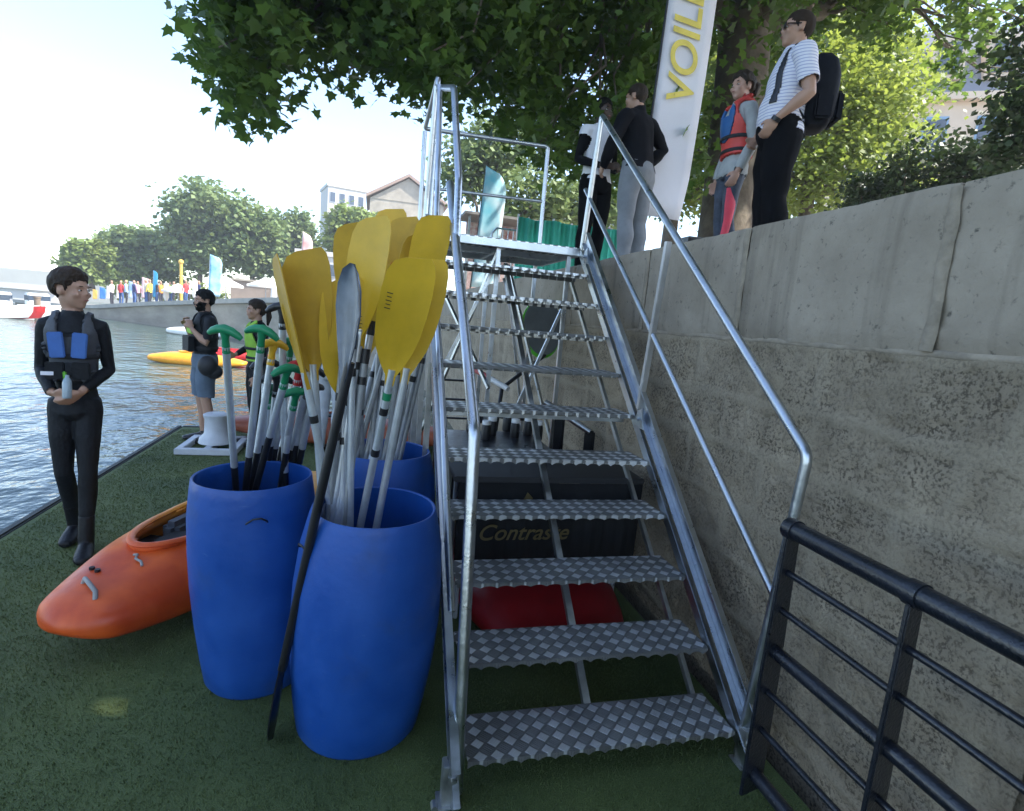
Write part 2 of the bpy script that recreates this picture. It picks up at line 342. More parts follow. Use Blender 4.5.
wpart(rubble(.9, 5.6, 0, WM-.012, .0125), wall); wpart(rubble(5.6, 16, -.6, WM-.012, .05), wall); wpart(rubble(-4, .9, 0, WM-.012, .06), wall)
mb = MB(); mb.box((WX+.42, 6, .45), (.8, 20, 2.2)); wpart(mb.build('wall_core', RUB), wall)
joints = [-4, -2.2, -.4, 1.36, 2.31, 3.27, 4.6, 5.9, 7.4, 8.9, 10.5, 12, 13.6, 14.9, 16]
mb = MB()
for a, b in zip(joints, joints[1:]):
    st = .03 if 0 < a < 6 else .12; ny = max(2, int((b-a)/st)); prof = []
    zt, zb = QT+.002, WM
    ys = [a+.005+(b-a-.010)*i/ny for i in range(ny+1)]
    zs = [zb+(zt-zb)*j/16 for j in range(17)]; off = random.uniform(-.004, .004); grid = []
    for j, z in enumerate(zs):
        for i, y in enumerate(ys):
            e = min(j, 16-j)/16; ed = min(i, ny-i)*st
            ch = .016*max(0, 1-e*12) + .014*max(0, 1-ed/.03)
            ch *= .5+1.3*abs(hnoise((2, y, z), 9)); h = noise.fractal(Vector((4, y, z))*3, .9, 2, 5)*.007
            grid.append((WX-.012+off-h+ch, y, z))
    o = len(mb.v); nn = ny+1
    fs = [(j*nn+i, (j+1)*nn+i, (j+1)*nn+i+1, j*nn+i+1) for j in range(16) for i in range(ny)]
    m0 = len(grid); grid += [(WX+.42, y, zt+.001) for y in ys]
    fs += [(16*nn+i, 16*nn+i+1, m0+i+1, m0+i) for i in range(ny)]
    m1 = len(grid); grid += [(WX+.42, y, zb) for y in ys]; fs += [(i, i+1, m1+i+1, m1+i) for i in range(ny)]
    fs += [[j*nn for j in range(17)]+[m0, m1], [j*nn+ny for j in range(17)]+[m0+ny, m1+ny]]
    mb.add(grid, fs, False)
mbm = MB(); mbm.tube([(WX+.004, y_, WM-.004+hnoise((1, y_, 0), 6)*.007) for y_ in np.arange(-3, 15.9, .06)], [(.011+.004*hnoise((8, y_, 0), 9), .014) for y_ in np.arange(-3, 15.9, .06)], 8); wpart([mbm.tube([(WX-.010, j_+hnoise((3, j_, z_), 7)*.01, z_) for z_ in np.linspace(WM+.004, QT-.012, 10)], [(.010, .020+.008*hnoise((4, j_, z_), 12)) for z_ in np.linspace(WM, QT, 10)], 8, updir=(0, 1, 0)) for j_ in (1.36, 2.31, 3.27, 4.6, 5.9)] and mbm.build('mortar_bed', mat('lime_mortar', (.30, .25, .185), .95, var=.25, scale=12, bump=.6)), wall)
cp = mb.build('coping', COPE); cp.data.attributes.new('mortar', 'FLOAT', 'POINT'); wpart(cp, wall)
# far quay wall: curved
FARW = mat('far_quay_stone', (.30, .265, .21), .9, scale=.6, var=.25, bump=.3, bscale=4, stretch=(1, 1, 3))
fq = thing('far_quay_wall', 'far curving stone embankment wall along the river behind the bearded man', 'stone wall', (-3.2, 27.3, 0))
mb = MB()
for (x0, y0, z0), (x1, y1, z1) in zip(QP[1:], QP[2:]):
    mb.add([(x0, y0, -1), (x1, y1, -1), (x1, y1, z1-.25), (x0, y0, z0-.25), (x0+.9, y0+.4, -1), (x1+.9, y1+.4, -1), (x1+.9, y1+.4, z1-.25), (x0+.9, y0+.4, z0-.25)],
           [(0, 1, 2, 3), (4, 5, 6, 7), (3, 2, 6, 7)])
wpart(mb.build('wall_face', FARW), fq)
mb = MB()
for (x0, y0, z0), (x1, y1, z1) in zip(QP[1:], QP[2:]):
    a = Vector((x0-.04, y0, z0-.12)); b = Vector((x1-.04, y1, z1-.12)); mb.beam(a, b, .3, .25)
wpart(mb.build('coping', mat('far_coping', (.36, .34, .30), .9, scale=2, var=.15)), fq)
# ================================================================== STAIRS
XL, XR, Y0, Z0, RUN, RISE = .344, 1.4255, 1.659, .115, .2312, .2053
def platemat():
    m = bpy.data.materials.new('chequer_plate'); m.use_nodes = True; t = m.node_tree; n = t.nodes; L = t.links.new; b = n['Principled BSDF']
    b.inputs['Metallic'].default_value = .65
    tc = n.new('ShaderNodeTexCoord'); mp = n.new('ShaderNodeMapping'); mp.inputs['Rotation'].default_value = (0, 0, R(45)); mp.inputs['Scale'].default_value = (1, 1, 1); L(tc.outputs['Object'], mp.inputs[0])
    sx = n.new('ShaderNodeSeparateXYZ'); L(mp.outputs[0], sx.inputs[0]); P = .043
    def mth(op, a, b_=None, c=None):
        k = n.new('ShaderNodeMath'); k.operation = op
        for i, v in enumerate((a, b_, c)):
            if v is None: continue
            if isinstance(v, (int, float)): k.inputs[i].default_value = v
            else: L(v, k.inputs[i])
        return k.outputs[0]
    u = mth('DIVIDE', sx.outputs[0], P); v = mth('DIVIDE', sx.outputs[1], P)
    fu = mth('FLOOR', u); fv = mth('FLOOR', v); ch = mth('FLOORED_MODULO', mth('ADD', fu, fv), 2.0)      # 0 / 1 checker of lozenges
    gu = mth('FRACT', mth('MULTIPLY', u, 5)); gv = mth('FRACT', mth('MULTIPLY', v, 5))
    bu = mth('SMOOTH_MIN', mth('PINGPONG', gu, .5), .3, .1); bv = mth('SMOOTH_MIN', mth('PINGPONG', gv, .5), .3, .1)
    fru = mth('PINGPONG', mth('FRACT', u), .5); frv = mth('PINGPONG', mth('FRACT', v), .5)
    inn = mth('SMOOTH_MIN', mth('MULTIPLY', mth('MAXIMUM', mth('SUBTRACT', mth('MINIMUM', fru, frv), .065), 0.0), 14), 1.0, .2)                       # fades at the lozenge's edge
    bars = mth('ADD', mth('MULTIPLY', ch, bu), mth('MULTIPLY', mth('SUBTRACT', 1.0, ch), bv))
    hgt = mth('MULTIPLY', mth('ADD', mth('MULTIPLY', ch, .5), mth('MULTIPLY', bars, mth('SUBTRACT', 2.0, ch))), inn)
    nz = n.new('ShaderNodeTexNoise'); nz.inputs['Scale'].default_value = 6; nz.inputs['Detail'].default_value = 6; L(tc.outputs['Object'], nz.inputs[0])
    r1 = n.new('ShaderNodeValToRGB'); e = r1.color_ramp.elements; e[0].position = .3; e[0].color = (.5, .5, .5, 1); e[1].position = .7; e[1].color = (1, 1, 1, 1); L(nz.outputs[0], r1.inputs[0])
    mx = n.new('ShaderNodeMix'); mx.data_type = 'RGBA'; L(mth('MULTIPLY', ch, inn), mx.inputs[0]); mx.inputs[6].default_value = (.27, .27, .265, 1); mx.inputs[7].default_value = (.96, .97, .99, 1)  # pale lozenges: bright reflection off the bars put into the base colour
    m2 = n.new('ShaderNodeMix'); m2.data_type = 'RGBA'; m2.blend_type = 'MULTIPLY'; m2.inputs[0].default_value = .75; L(mx.outputs[2], m2.inputs[6]); L(r1.outputs[0], m2.inputs[7])
    L(m2.outputs[2], b.inputs['Base Color']); L(mth('SUBTRACT', .52, mth('MULTIPLY', ch, .20)), b.inputs['Roughness'])
    bp = n.new('ShaderNodeBump'); bp.inputs['Strength'].default_value = .8; bp.inputs['Distance'].default_value = .003; L(hgt, bp.inputs['Height']); L(bp.outputs[0], b.inputs['Normal'])
    return m
PLATE = platemat()
st = thing('metal_staircase', 'galvanised steel staircase with chequer plate treads climbing to the quay', 'staircase', (.9, Y0, 0))
SL = Vector((0, RUN, RISE)).normalized(); SN = Vector((0, -RISE, RUN)).normalized()
def sp(x, k, n_=0.0):   # point on the pitch line k treads up, n_ metres square to it
    return Vector((x, Y0+RUN*k, Z0+RISE*k)) + SN*n_
for i in range(10):
    y = Y0+RUN*i; z = Z0+RISE*i; mb = MB(); d = .225; xa, xb = XL+.035, XR-.005
    ph = (i*.37) % 1; pitch = .063 if i in (0, 1, 4, 5, 6, 8) else .072
    mb.add([(xa, y, z), (xb, y, z), (xb, y+d, z), (xa, y+d, z), (xa, y, z-.004), (xb, y, z-.004), (xb, y+d, z-.004), (xa, y+d, z-.004)],
           [(0, 1, 2, 3), (7, 6, 5, 4), (0, 4, 5, 1), (3, 2, 6, 7), (0, 3, 7, 4), (1, 5, 6, 2)])
    mb.box(((xa+xb)/2, y+d-.002, z-.024), (xb-xa, .004, .04)); mb.box(((xa+xb)/2, y+.05, z-.018), (xb-xa, .004, .024))
    tr = mb.build('tread', PLATE, None); wpart(tr, st)
    # front lip cut with a saw-tooth edge
    out = [(xa, .0015)]; depth = .013 if i in (0, 1, 4, 5, 6, 8) else .009; lipz = .012
    xs = xa+pitch*ph*.5
    pts = [(xa, -lipz)]
    while xs < xb-pitch:
        for q in range(7):
            tt = q/6; pts.append((xs+pitch*tt, -lipz-depth*(1-abs(math.sin(math.pi*tt))**.8)))
        xs += pitch
    pts.append((xb, -lipz)); outl = [(xa, 0)]+pts+[(xb, 0)]
    m2 = MB(); m2.prism([(p[0], p[1]) for p in outl], (0, y-.003, z-.001), (1, 0, 0), (0, 0, 1), .003); l_ = m2.build('tread_lip', PLATE); l_.parent = tr
# stringers
for nm, xs_, sgn in (('stringer', XL, -1), ('stringer', XR, 1)):
    mb = MB()
    ang = .020
    mb.beam(sp(xs_+sgn*.012, -.42, -.012), sp(xs_+sgn*.012, 9.85, -.012), .022, .050, SN)          # angle bar that carries the treads
    mb.beam(sp(xs_+sgn*.036, -.15, .085), sp(xs_+sgn*.036, 10.0, .085), .006, .085 if sgn > 0 else .06, SN)   # broad web plate
    mb.beam(sp(xs_+sgn*.024, -.15, .130 if sgn > 0 else .112), sp(xs_+sgn*.024, 10.0, .130 if sgn > 0 else .112), .03, .005, SN)
    mb.beam(sp(xs_+sgn*.024, -.15, .040), sp(xs_+sgn*.024, 10.0, .040), .03, .005, SN)
    wpart(mb.build('stringer', GALV, bevel=.0015), st)
    mb = MB(); mb.box((xs_+sgn*.03, Y0-.03, .075), (.05, .05, .15)); mb.box((xs_+sgn*.03, Y0-.03, .004), (.08, .08, .008)); fo = wpart(mb.build('foot', GALV2, bevel=.003), st)
    for q0, q1, qr in (((xs_+sgn*.05-.03, Y0-.075, .018), (xs_+sgn*.05-.03, Y0-.045, .018), .011), ((xs_+sgn*.02, Y0-.065, .10), (xs_+sgn*.02, Y0-.05, .10), .009)):
        mb = MB(); mb.tube([q0, q1], qr, 6); b_ = mb.build('bolt', GALV); b_.parent = fo
# centre and lower bars under the treads
for xs_, off, wd in ((.905, -.172, .030), (XR-.03, -.19, .02)):
    mb = MB(); mb.beam(sp(xs_, -.15 if xs_ < 1 else .2, off), sp(xs_, 9.8, off), wd, .03, SN); wpart(mb.build('bearer', GALV2, bevel=.002), st)
mb = MB(); mb.beam(sp(XL, 4.75, -.02)+Vector((0, .17, .02)), sp(XR, 4.75, -.02)+Vector((0, .17, .02)), .035, .03); wpart(mb.build('cross_bar', GALV, bevel=.003), st)
# brackets on the right-hand stringer
for k in (4.75, 9.4):
    mb = MB(); c = sp(XR+.005, k, .02); mb.prism([(-.05, -.02), (.05, -.02), (.03, .07), (-.02, .09)], c, (0, 1, 0), (0, 0, 1), .008)
    mb.tube([c+Vector((-.02, 0, .03)), c+Vector((.0, 0, .03))], .012, 6); wpart(mb.build('bracket', GALV), st)
# handrails, right
T_ = .0185
xr = 1.45
def rail(name, pts, r=T_, m=GALV):
    # rounded bends
    P = [Vector(p) for p in pts]; o = [P[0]]
    for i in range(1, len(P)-1):
        a = (P[i-1]-P[i]).normalized(); b = (P[i+1]-P[i]).normalized(); q = .035
        for t in (0, .25, .5, .75, 1): o.append((P[i]+a*q)*(1-t)**2 + P[i]*2*t*(1-t) + (P[i]+b*q)*t*t)
    o.append(P[-1]); mb = MB(); mb.tube(o, r, 14); return wpart(mb.build(name, m), st)
rail('handrail', [(xr, 1.655, .02), (xr, 1.555, 1.237), (xr, 3.839, 3.038), (xr, 3.969, 2.154)])
rail('mid_rail', [(xr, 1.60, .698), (xr, 4.02, 2.585)], .0145)
mb = MB(); mb.beam((xr, 2.80, 1.18), (xr, 2.70, 2.07), .032, .030, (1, 0, 0)); wpart(mb.build('post', mat('taped_steel', (.30, .29, .28), .5, .6, col2=(.62, .60, .57), scale=7, stretch=(1, 1, .3)), bevel=.003), st)
# handrails, left
rail('handrail', [(XL, 1.64, .02), (XL, 1.80, 1.231), (XL, 2.949, 2.253)], .021)
rail('mid_rail', [(XL-.01, 1.94, .506), (XL-.005, 2.582, 1.13), (XL-.01, 3.45, 1.93)], .0165)
rail('handrail', [(XL+.005, 2.60, 1.90), (XL+.005, 2.66, 2.214), (XL+.005, 3.087, 2.753), (XL-.01, 3.98, 3.07)], .0175)
rail('post', [(XL-.02, 3.25, 1.9), (XL-.02, 3.429, 2.501), (XL-.02, 3.62, 2.95)], .016)
rail('post', [(XL-.03, 3.97, 1.85), (XL-.03, 3.97, 2.36), (XL-.02, 3.85, 3.03)], .016)
mb = MB(); mb.beam((XL-.04, 2.95, .02), (XL-.04, 2.95, 1.35), .022, .03); mb.beam((XL-.04, 3.4, .02), (XL-.04, 3.4, 1.8), .022, .03); mb.beam((XL-.03, 3.93, .02), (XL-.03, 3.93, 2.1), .03, .035)
wpart(mb.build('support_leg', GALV2), st)
# landing platform
PZ = 2.168; ya, yb = 3.971, 4.95
mb = MB(); mb.box(((XL+XR)/2, (ya+yb)/2, PZ-.006), (XR-XL+.02, yb-ya, .006)); wpart(mb.build('platform_deck', PLATE), st)
mb = MB()
for y in (ya, yb): mb.box(((XL+XR)/2, y, PZ-.036), (XR-XL+.06, .035, .05))
for x in (XL-.012, (XL+XR)/2, XR+.012): mb.box((x, (ya+yb)/2, PZ-.036), (.03, yb-ya-.04, .048))
mb.box(((XL+XR)/2, ya+.5, PZ-.036), (XR-XL-.05, .03, .045)); wpart(mb.build('platform_frame', GALV, bevel=.002), st)
xg = XR-.02
rail('guard_rail', [(XL, ya+.02, 2.2), (XL, 3.99, 3.14), (XL, yb, 3.10), (xg, yb, 3.12), (xg, yb, 2.2)], .017)
rail('guard_rail', [(XL, yb, 2.2), (XL, yb, 3.08)], .017); rail('guard_rail', [(XL, yb, 2.64), (xg, yb, 2.66)], .0125)
mb = MB()
for x, y in ((XL+.02, yb-.03), (XR-.05, yb-.03), (XR-.05, ya+.06), (XL+.5, ya+.06), (XL+.6, yb-.03)): mb.beam((x, y, .0), (x, y, PZ-.06), .03, .03)
wpart(mb.build('platform_leg', GALV, bevel=.002), st)
mb = MB()
for a, b in (((XL+.02, yb, .3), (XL+.5, ya+.06, 2.08)), ((XL+.5, ya+.06, .35), (XR-.05, ya+.07, 1.75)), ((XL+.02, ya+.1, .9), (XL+.5, ya+.08, 2.0)), ((XR-.05, ya+.05, .7), (XR-.3, yb-.05, 2.08)), ((XR-.05, yb-.05, .7), (XR-.32, yb-.05, 2.08)), ((XL+.5, ya+.03, 1.1), (XL+.1, yb, 2.05)), ((XL+.55, ya+.03, 1.9), (XL+.95, ya+.03, .6))):
    mb.beam(a, b, .022, .022)
wpart(mb.build('cross_brace', GALV), st)
# ================================================================== BLACK GANGWAY RAILING
rg = thing('gangway_railing', 'black painted tubular railing in the lower right corner against the stone wall', 'railing', (1.19, .9, 0))
XG = 1.19; posts = (1.285, .905, .525, .145, -.235)
for i, y in enumerate(posts):
    mb = MB(); zb = .235 if i < 3 else 0.0
    prof = []
    mb.prism([(-.032, zb), (.032, zb), (.030, .6), (.026, 1.085), (.018, 1.10), (-.018, 1.10), (-.026, 1.085), (-.030, .6)], (XG, y, 0), (0, 1, 0), (0, 0, 1), .012) if False else \
    mb.prism([(-.046, zb), (.046, zb), (.044, .6), (.030, 1.06), (-.030, 1.06), (-.044, .6)], (XG, y, 0), (.97, .24, 0), (0, 0, 1), .012)
    p_ = wpart(mb.build('post', BLKP, bevel=.003), rg)
    mb = MB(); mb.tube([(XG, y+.017, 1.08), (XG, y-.017, 1.08)], .031, 20)
    c_ = mb.build('collar', BLKP); c_.parent = p_
for z, r in ((1.08, .027), (.706, .021), (.30, .021)):
    mb = MB(); mb.tube([(XG, posts[0]+.012, z), (XG, posts[-1], z)], r, 20); wpart(mb.build('rail', BLKP), rg)
for z in (.952, .836, .574, .449):
    mb = MB(); mb.tube([(XG, posts[0]+.012, z), (XG, posts[-1], z)], .0095, 12); wpart(mb.build('bar', BLKP), rg)
# ================================================================== BARRELS
def _scuff():
    t = BLUE.node_tree; n = t.nodes; L = t.links.new; b = n['Principled BSDF']; old = b.inputs['Base Color'].links[0].from_socket
    tc = n.new('ShaderNodeTexCoord'); mp = n.new('ShaderNodeMapping'); mp.inputs['Scale'].default_value = (9, 9, 46); mp.inputs['Rotation'].default_value = (.25, .2, 0); L(tc.outputs['Object'], mp.inputs[0])
    z = n.new('ShaderNodeTexNoise'); z.inputs['Scale'].default_value = 1.4; z.inputs['Detail'].default_value = 8; z.inputs['Roughness'].default_value = .75; L(mp.outputs[0], z.inputs[0])
    rp = n.new('ShaderNodeValToRGB'); e = rp.color_ramp.elements; e[0].position = .63; e[0].color = (0, 0, 0, 1); e[1].position = .72; e[1].color = (.55, .55, .55, 1); L(z.outputs[0], rp.inputs[0])
    mx = n.new('ShaderNodeMix'); mx.data_type = 'RGBA'; L(rp.outputs[0], mx.inputs[0]); L(old, mx.inputs[6]); mx.inputs[7].default_value = (.10, .19, .42, 1)
    z2 = n.new('ShaderNodeTexNoise'); z2.inputs['Scale'].default_value = 3.5; z2.inputs['Detail'].default_value = 9; z2.inputs['Roughness'].default_value = .7; L(tc.outputs['Object'], z2.inputs[0])
    r2 = n.new('ShaderNodeValToRGB'); e = r2.color_ramp.elements; e[0].position = .55; e[0].color = (0, 0, 0, 1); e[1].position = .75; e[1].color = (.45, .45, .45, 1); L(z2.outputs[0], r2.inputs[0])
    m2 = n.new('ShaderNodeMix'); m2.data_type = 'RGBA'; L(r2.outputs[0], m2.inputs[0]); L(mx.outputs[2], m2.inputs[6]); m2.inputs[7].default_value = (.03, .055, .12, 1); L(m2.outputs[2], b.inputs['Base Color'])
_scuff()
def barrel(loc, label, rz=0, prof=None, sx=1, sy=1, tilt=(0, 0), loops=()):
    t = thing('blue_barrel', label, 'barrel', loc, 'open blue plastic barrels full of paddles', rz)
    prof = prof or [(.232, 0), (.245, .02), (.262, .12), (.283, .28), (.294, .45), (.292, .6), (.276, .75), (.250, .86), (.243, .885)]
    p = [(0, .0)]+prof+[(prof[-1][0]-.003, prof[-1][1]+.004), (prof[-1][0]-.009, prof[-1][1]+.003)]+[(r_-.012, max(z_, .02)) for r_, z_ in prof[::-1]]+[(0, .02)]
    mb = MB(); mb.lathe(p, seg=72)
    vs = []
    for x, y, z in mb.v:
        a = math.atan2(y, x); k = 1+.012*noise.noise(Vector((x*3+loc[0], y*3, z*4+loc[1])))*2
        oval = 1+.035*math.cos(2*(a-.5))*(z/.88)**2
        vs.append((x*k*sx*oval+tilt[0]*z, y*k*sy*oval+tilt[1]*z, z))
    mb.v = vs; body = mb.build('barrel_body', BLUE, t)
    for a, z_, inner in loops:
        r_ = .262 if not inner else .246; mb = MB()
        pts = [(math.cos(a+da)*(r_+e)+tilt[0]*z_, math.sin(a+da)*(r_+e)+tilt[1]*z_, z_+dz) for da, e, dz in ((-.14, -.006, -.012), (-.12, .006, -.004), (-.05, .010, .010), (.05, .010, .012), (.12, .006, .0), (.14, -.006, -.010))]
        mb.tube(pts, .0035, 8); mb.build('rope_loop', BLK, t)
    return t
B1 = Vector((-.425, 2.42, 0)); B2 = Vector((.012, 2.07, 0)); B3 = Vector((.075, 2.92, 0))
barrel(B1, 'blue barrel of T grip canoe paddles, left of the three barrels',   .3, tilt=(-.03, -.05), sx=.86, sy=.86, prof=[(.218, 0), (.232, .02), (.250, .12), (.268, .28), (.282, .45), (.286, .6), (.278, .75), (.262, .86), (.256, .90)], loops=((-1.65, .80, 0),))
barrel(B2, 'front blue barrel beside the stair foot, holding silver paddle shafts', 1.2, tilt=(-.02, -.04), sx=.93, sy=.95, loops=((-3.85, .78, 0), (-.9, .80, 1)))
barrel(B3, 'blue barrel standing behind the other two, mostly hidden by paddle shafts', 2.0, sx=1.0, tilt=(.0, .0))
# ================================================================== PADDLES
def frame(a, b, hint):
    d = (Vector(b)-Vector(a)).normalized(); h = Vector(hint); x = (h-d*h.dot(d)).normalized(); return d, x.cross(d), x   # along, side, face normal
def kayak_paddle(tip, rim, label, m=YEL, twist=0, L_=1.9, bands=(), shaft=ALU, name='kayak_paddle', bw=.086, bl=.47, asym=.35, zend=.04, group='yellow kayak paddles standing in the barrels', mark=False):
    tip = Vector(tip); rim = Vector(rim); d = (rim-tip).normalized(); e = tip+d*L_
    if e.z < zend: e = tip+d*((tip.z-zend)/-d.z)
    t = thing(name, label, 'paddle', e, group)
    n_, side, fc = frame(e, tip, -FW); q = Quaternion(n_, twist); side = q @ side; fc = q @ fc
    base = tip-n_*bl; mb = MB(); mb.tube([e, base+n_*.06], .0145, 14); sh = wpart(mb.build('shaft', shaft), t)
    # spooned asymmetric blade
    prof = [(0, .017, .017), (.08, .020, .022), (.16, .040, .050), (.28, .066, .078), (.42, .084, .094), (.58, .094, .100), (.74, .098, .098), (.88, .094, .088), (.96, .084, .068), (1.0, .066, .030)]
    mb = MB(); cols = 9; vs = []
    for u, l_, r_ in prof:
        s_ = bw/.098
        for side_ in (1, -1):
            for k in range(cols):
                v = -l_*s_+(l_+r_)*s_*k/(cols-1); rel = k/(cols-1)*2-1
                curve = .020*(u**1.5)*1.3+.010*math.sin(math.pi*u)*(rel*rel)-.0
                th = .004+.010*max(0, 1-abs(rel)*3.2)*(1-u)**.7 + (.010 if u < .1 else 0)
                skew = (rel*.5+.5)*asym*.045*u
                vs.append(base+n_*(bl*u-skew)+side*v+fc*(curve+side_*th/2))
    fs = []
    w2 = cols*2
    for i in range(len(prof)-1):
        for k in range(cols-1):
            a = i*w2+k; fs.append((a, a+1, a+w2+1, a+w2)); a += cols; fs.append((a+1, a, a+w2, a+w2+1))
        fs.append((i*w2, (i+1)*w2, (i+1)*w2+cols, i*w2+cols)); fs.append((i*w2+cols-1, i*w2+w2-1, (i+1)*w2+w2-1, (i+1)*w2+cols-1))
    e0 = (len(prof)-1)*w2
    for k in range(cols-1): fs.append((e0+k, e0+k+1, e0+cols+k+1, e0+cols+k)); fs.append((k+1, k, cols+k, cols+k+1))
    mb.add(vs, fs, True); bl_ = wpart(mb.build('blade', m), t)
    for off, cm in bands:
        c = base-n_*off; mb = MB(); mb.tube([c, c-n_*.028], .0158, 14); wpart(mb.build('tape_band', cm), t)
    if mark:
        mb = MB()
        for j_ in range(5): mb.box(base+n_*(bl*.70-j_*.013)+side*.052*mark+fc*.036, (.003, .016 if j_ % 2 else .020, .0012), (n_, side, fc))
        o_ = mb.build('blade_marking', BLK); o_.parent = bl_
    return t
def rimpt(px, B, z=.88, py=503): return at(px, py, Z=z)
TB, TR, TY, TG = BLK, REDP, YEL2, GRN
A = at
kp = kayak_paddle
K2 = [  # tips and rim crossings for the front barrel
 ((282, 253), 2.05, (330, 503), 'yellow paddle with narrow blade seen edge on, farthest left of the yellow ones', YEL2, -1.05, ((.10, TB),), ALU),
 ((306, 247), 2.12, (322, 500), 'yellow paddle with broad upright blade, second from the left', YEL2, .1, (), ALU),
 ((378, 216), 2.15, (335, 503), 'tall yellow paddle whose blade tops the middle of the bunch', YEL, -.35, ((.06, TB), (.2, TB)), ALU),
 ((416, 254), 1.93, (365, 503), 'yellow paddle with big blade nearest the camera, marked near its edge', YEL, .08, ((.03, TG), (.09, TB), (.26, TB)), ALU),
 ((428, 256), 2.06, (381, 503), 'yellow paddle just behind the big marked blade, its edge showing on the right', YEL, .25, (), ALU),
 ((342, 276), 2.15, (343, 503), 'yellow paddle with low blade behind the black one, marked on its left edge', YEL, .55, ((.12, TB),), ALU),
]
for (tp, ty, rp_, lb, m, tw, bd, shm) in K2:
    kp(A(*tp, Y=ty), A(*rp_, Z=.86), lb, m, tw, bands=bd, shaft=shm, mark=(1 if 'marked near' in lb else (-1 if 'marked on' in lb else 0)))
K3 = [
 ((352, 221), 2.75, (362, 452), 'yellow paddle with squared blade at the back left of the bunch', YEL2, .0, ((.12, TB),), GREY),
 ((391, 208), 2.95, (371, 452), 'yellow paddle whose rounded tip is the highest at the back', YEL, .3, ((.1, TB), (.2, TR)), GREY),
 ((407, 216), 2.85, (379, 452), 'dark yellow paddle between the tall middle blade and the right hand one', YEL2, -.15, ((.08, TB), (.18, TB)), ALU),
 ((436, 213), 2.70, (393, 452), 'yellow paddle with blade at the upper right, against the stair rail', YEL, .15, ((.12, TB), (.2, TR), (.36, TB)), GREY),
 ((418, 232), 2.80, (387, 452), 'dull yellow paddle behind the upper right blade', YEL2, .6, ((.1, TG), (.2, TB)), GREY),
 ((377, 262), 2.75, (356, 452), 'yellow paddle with half hidden blade under the tall middle one', YEL2, .4, ((.1, TB), (.25, TB)), GREY),
 ((398, 258), 2.9, (375, 452), 'orange yellow paddle deep inside the bunch', mat('orange_paddle', (.55, .22, .02), .5), .9, ((.05, TR), (.14, TB)), ALU),
]
for (tp, ty, rp_, lb, m, tw, bd, shm) in K3:
    kp(A(*tp, Y=ty), A(*rp_, Z=.88), lb, m, tw, bands=bd, shaft=shm)
# more silver shafts whose blades point down into the barrel
def pole(top, rim, label, B, m=ALU, bands=()):
    top = Vector(top); rim = Vector(rim); d = (rim-top).normalized(); e = top+d*((top.z-.05)/-d.z)
    t = thing('paddle_shaft', label, 'paddle', e, 'bare paddle shafts among the blades'); mb = MB(); mb.tube([e, top], .0145, 14); wpart(mb.build('shaft', m), t)
    mb = MB(); mb.tube([top-d*.004, top+d*.05], .0162, 14); wpart(mb.build('end_cap', BLK), t)
    for o in bands: c = top+d*o; mb = MB(); mb.tube([c, c+d*.03], .016, 14); wpart(mb.build('tape_band', BLK), t)
    return t
pole(A(352, 335, Y=2.12), A(350, 503, Z=.86), 'silver shaft rising beside the black paddle, blade down in the front barrel', B2, ALU, (.12,))
pole(A(372, 322, Y=2.2), A(341, 503, Z=.86), 'silver shaft leaning right out of the front barrel, blade hidden', B2, ALU, (.2,))
pole(A(392, 330, Y=2.95), A(367, 452, Z=.88), 'grey banded shaft in the back barrel, without a blade on top', B3, GREY, (.1, .25, .4))
pole(A(436, 300, Y=2.9), A(401, 452, Z=.88), 'grey shaft leaning to the stair rail in the back barrel', B3, GREY, (.15, .3))
def bladeshape(nm, b0, n_, side, fc, L_, W_, m, cv=.05, sgn=1):
    prof = [(0, .07), (.15, .10), (.3, .35), (.5, .75), (.7, 1), (.85, .92), (.95, .6), (1, .12)]; mb = MB(); vs = []
    for u, w_ in prof:
        for s2 in (1, -1):
            for k in range(7):
                rel = k/3-1; vs.append(b0+n_*(L_*u)+side*(W_*w_*rel*(1.0 if rel*sgn > 0 else .62))+fc*(cv*u*u+.008*(rel*rel)+s2*(.0025+.009*max(0, 1-abs(rel)*2)*(1-u))))
    fs = []
    for i in range(len(prof)-1):
        for k in range(6):
            a = i*14+k; fs.append((a, a+1, a+15, a+14)); a += 7; fs.append((a+1, a, a+14, a+15))
        fs.append((i*14, (i+1)*14, (i+1)*14+7, i*14+7)); fs.append((i*14+6, i*14+13, (i+1)*14+13, (i+1)*14+6))
    e0 = (len(prof)-1)*14
    for k in range(6): fs.append((e0+k, e0+k+1, e0+8+k, e0+7+k)); fs.append((k+1, k, 7+k, 8+k))
    mb.add(vs, fs, True); return mb.build(nm, m)
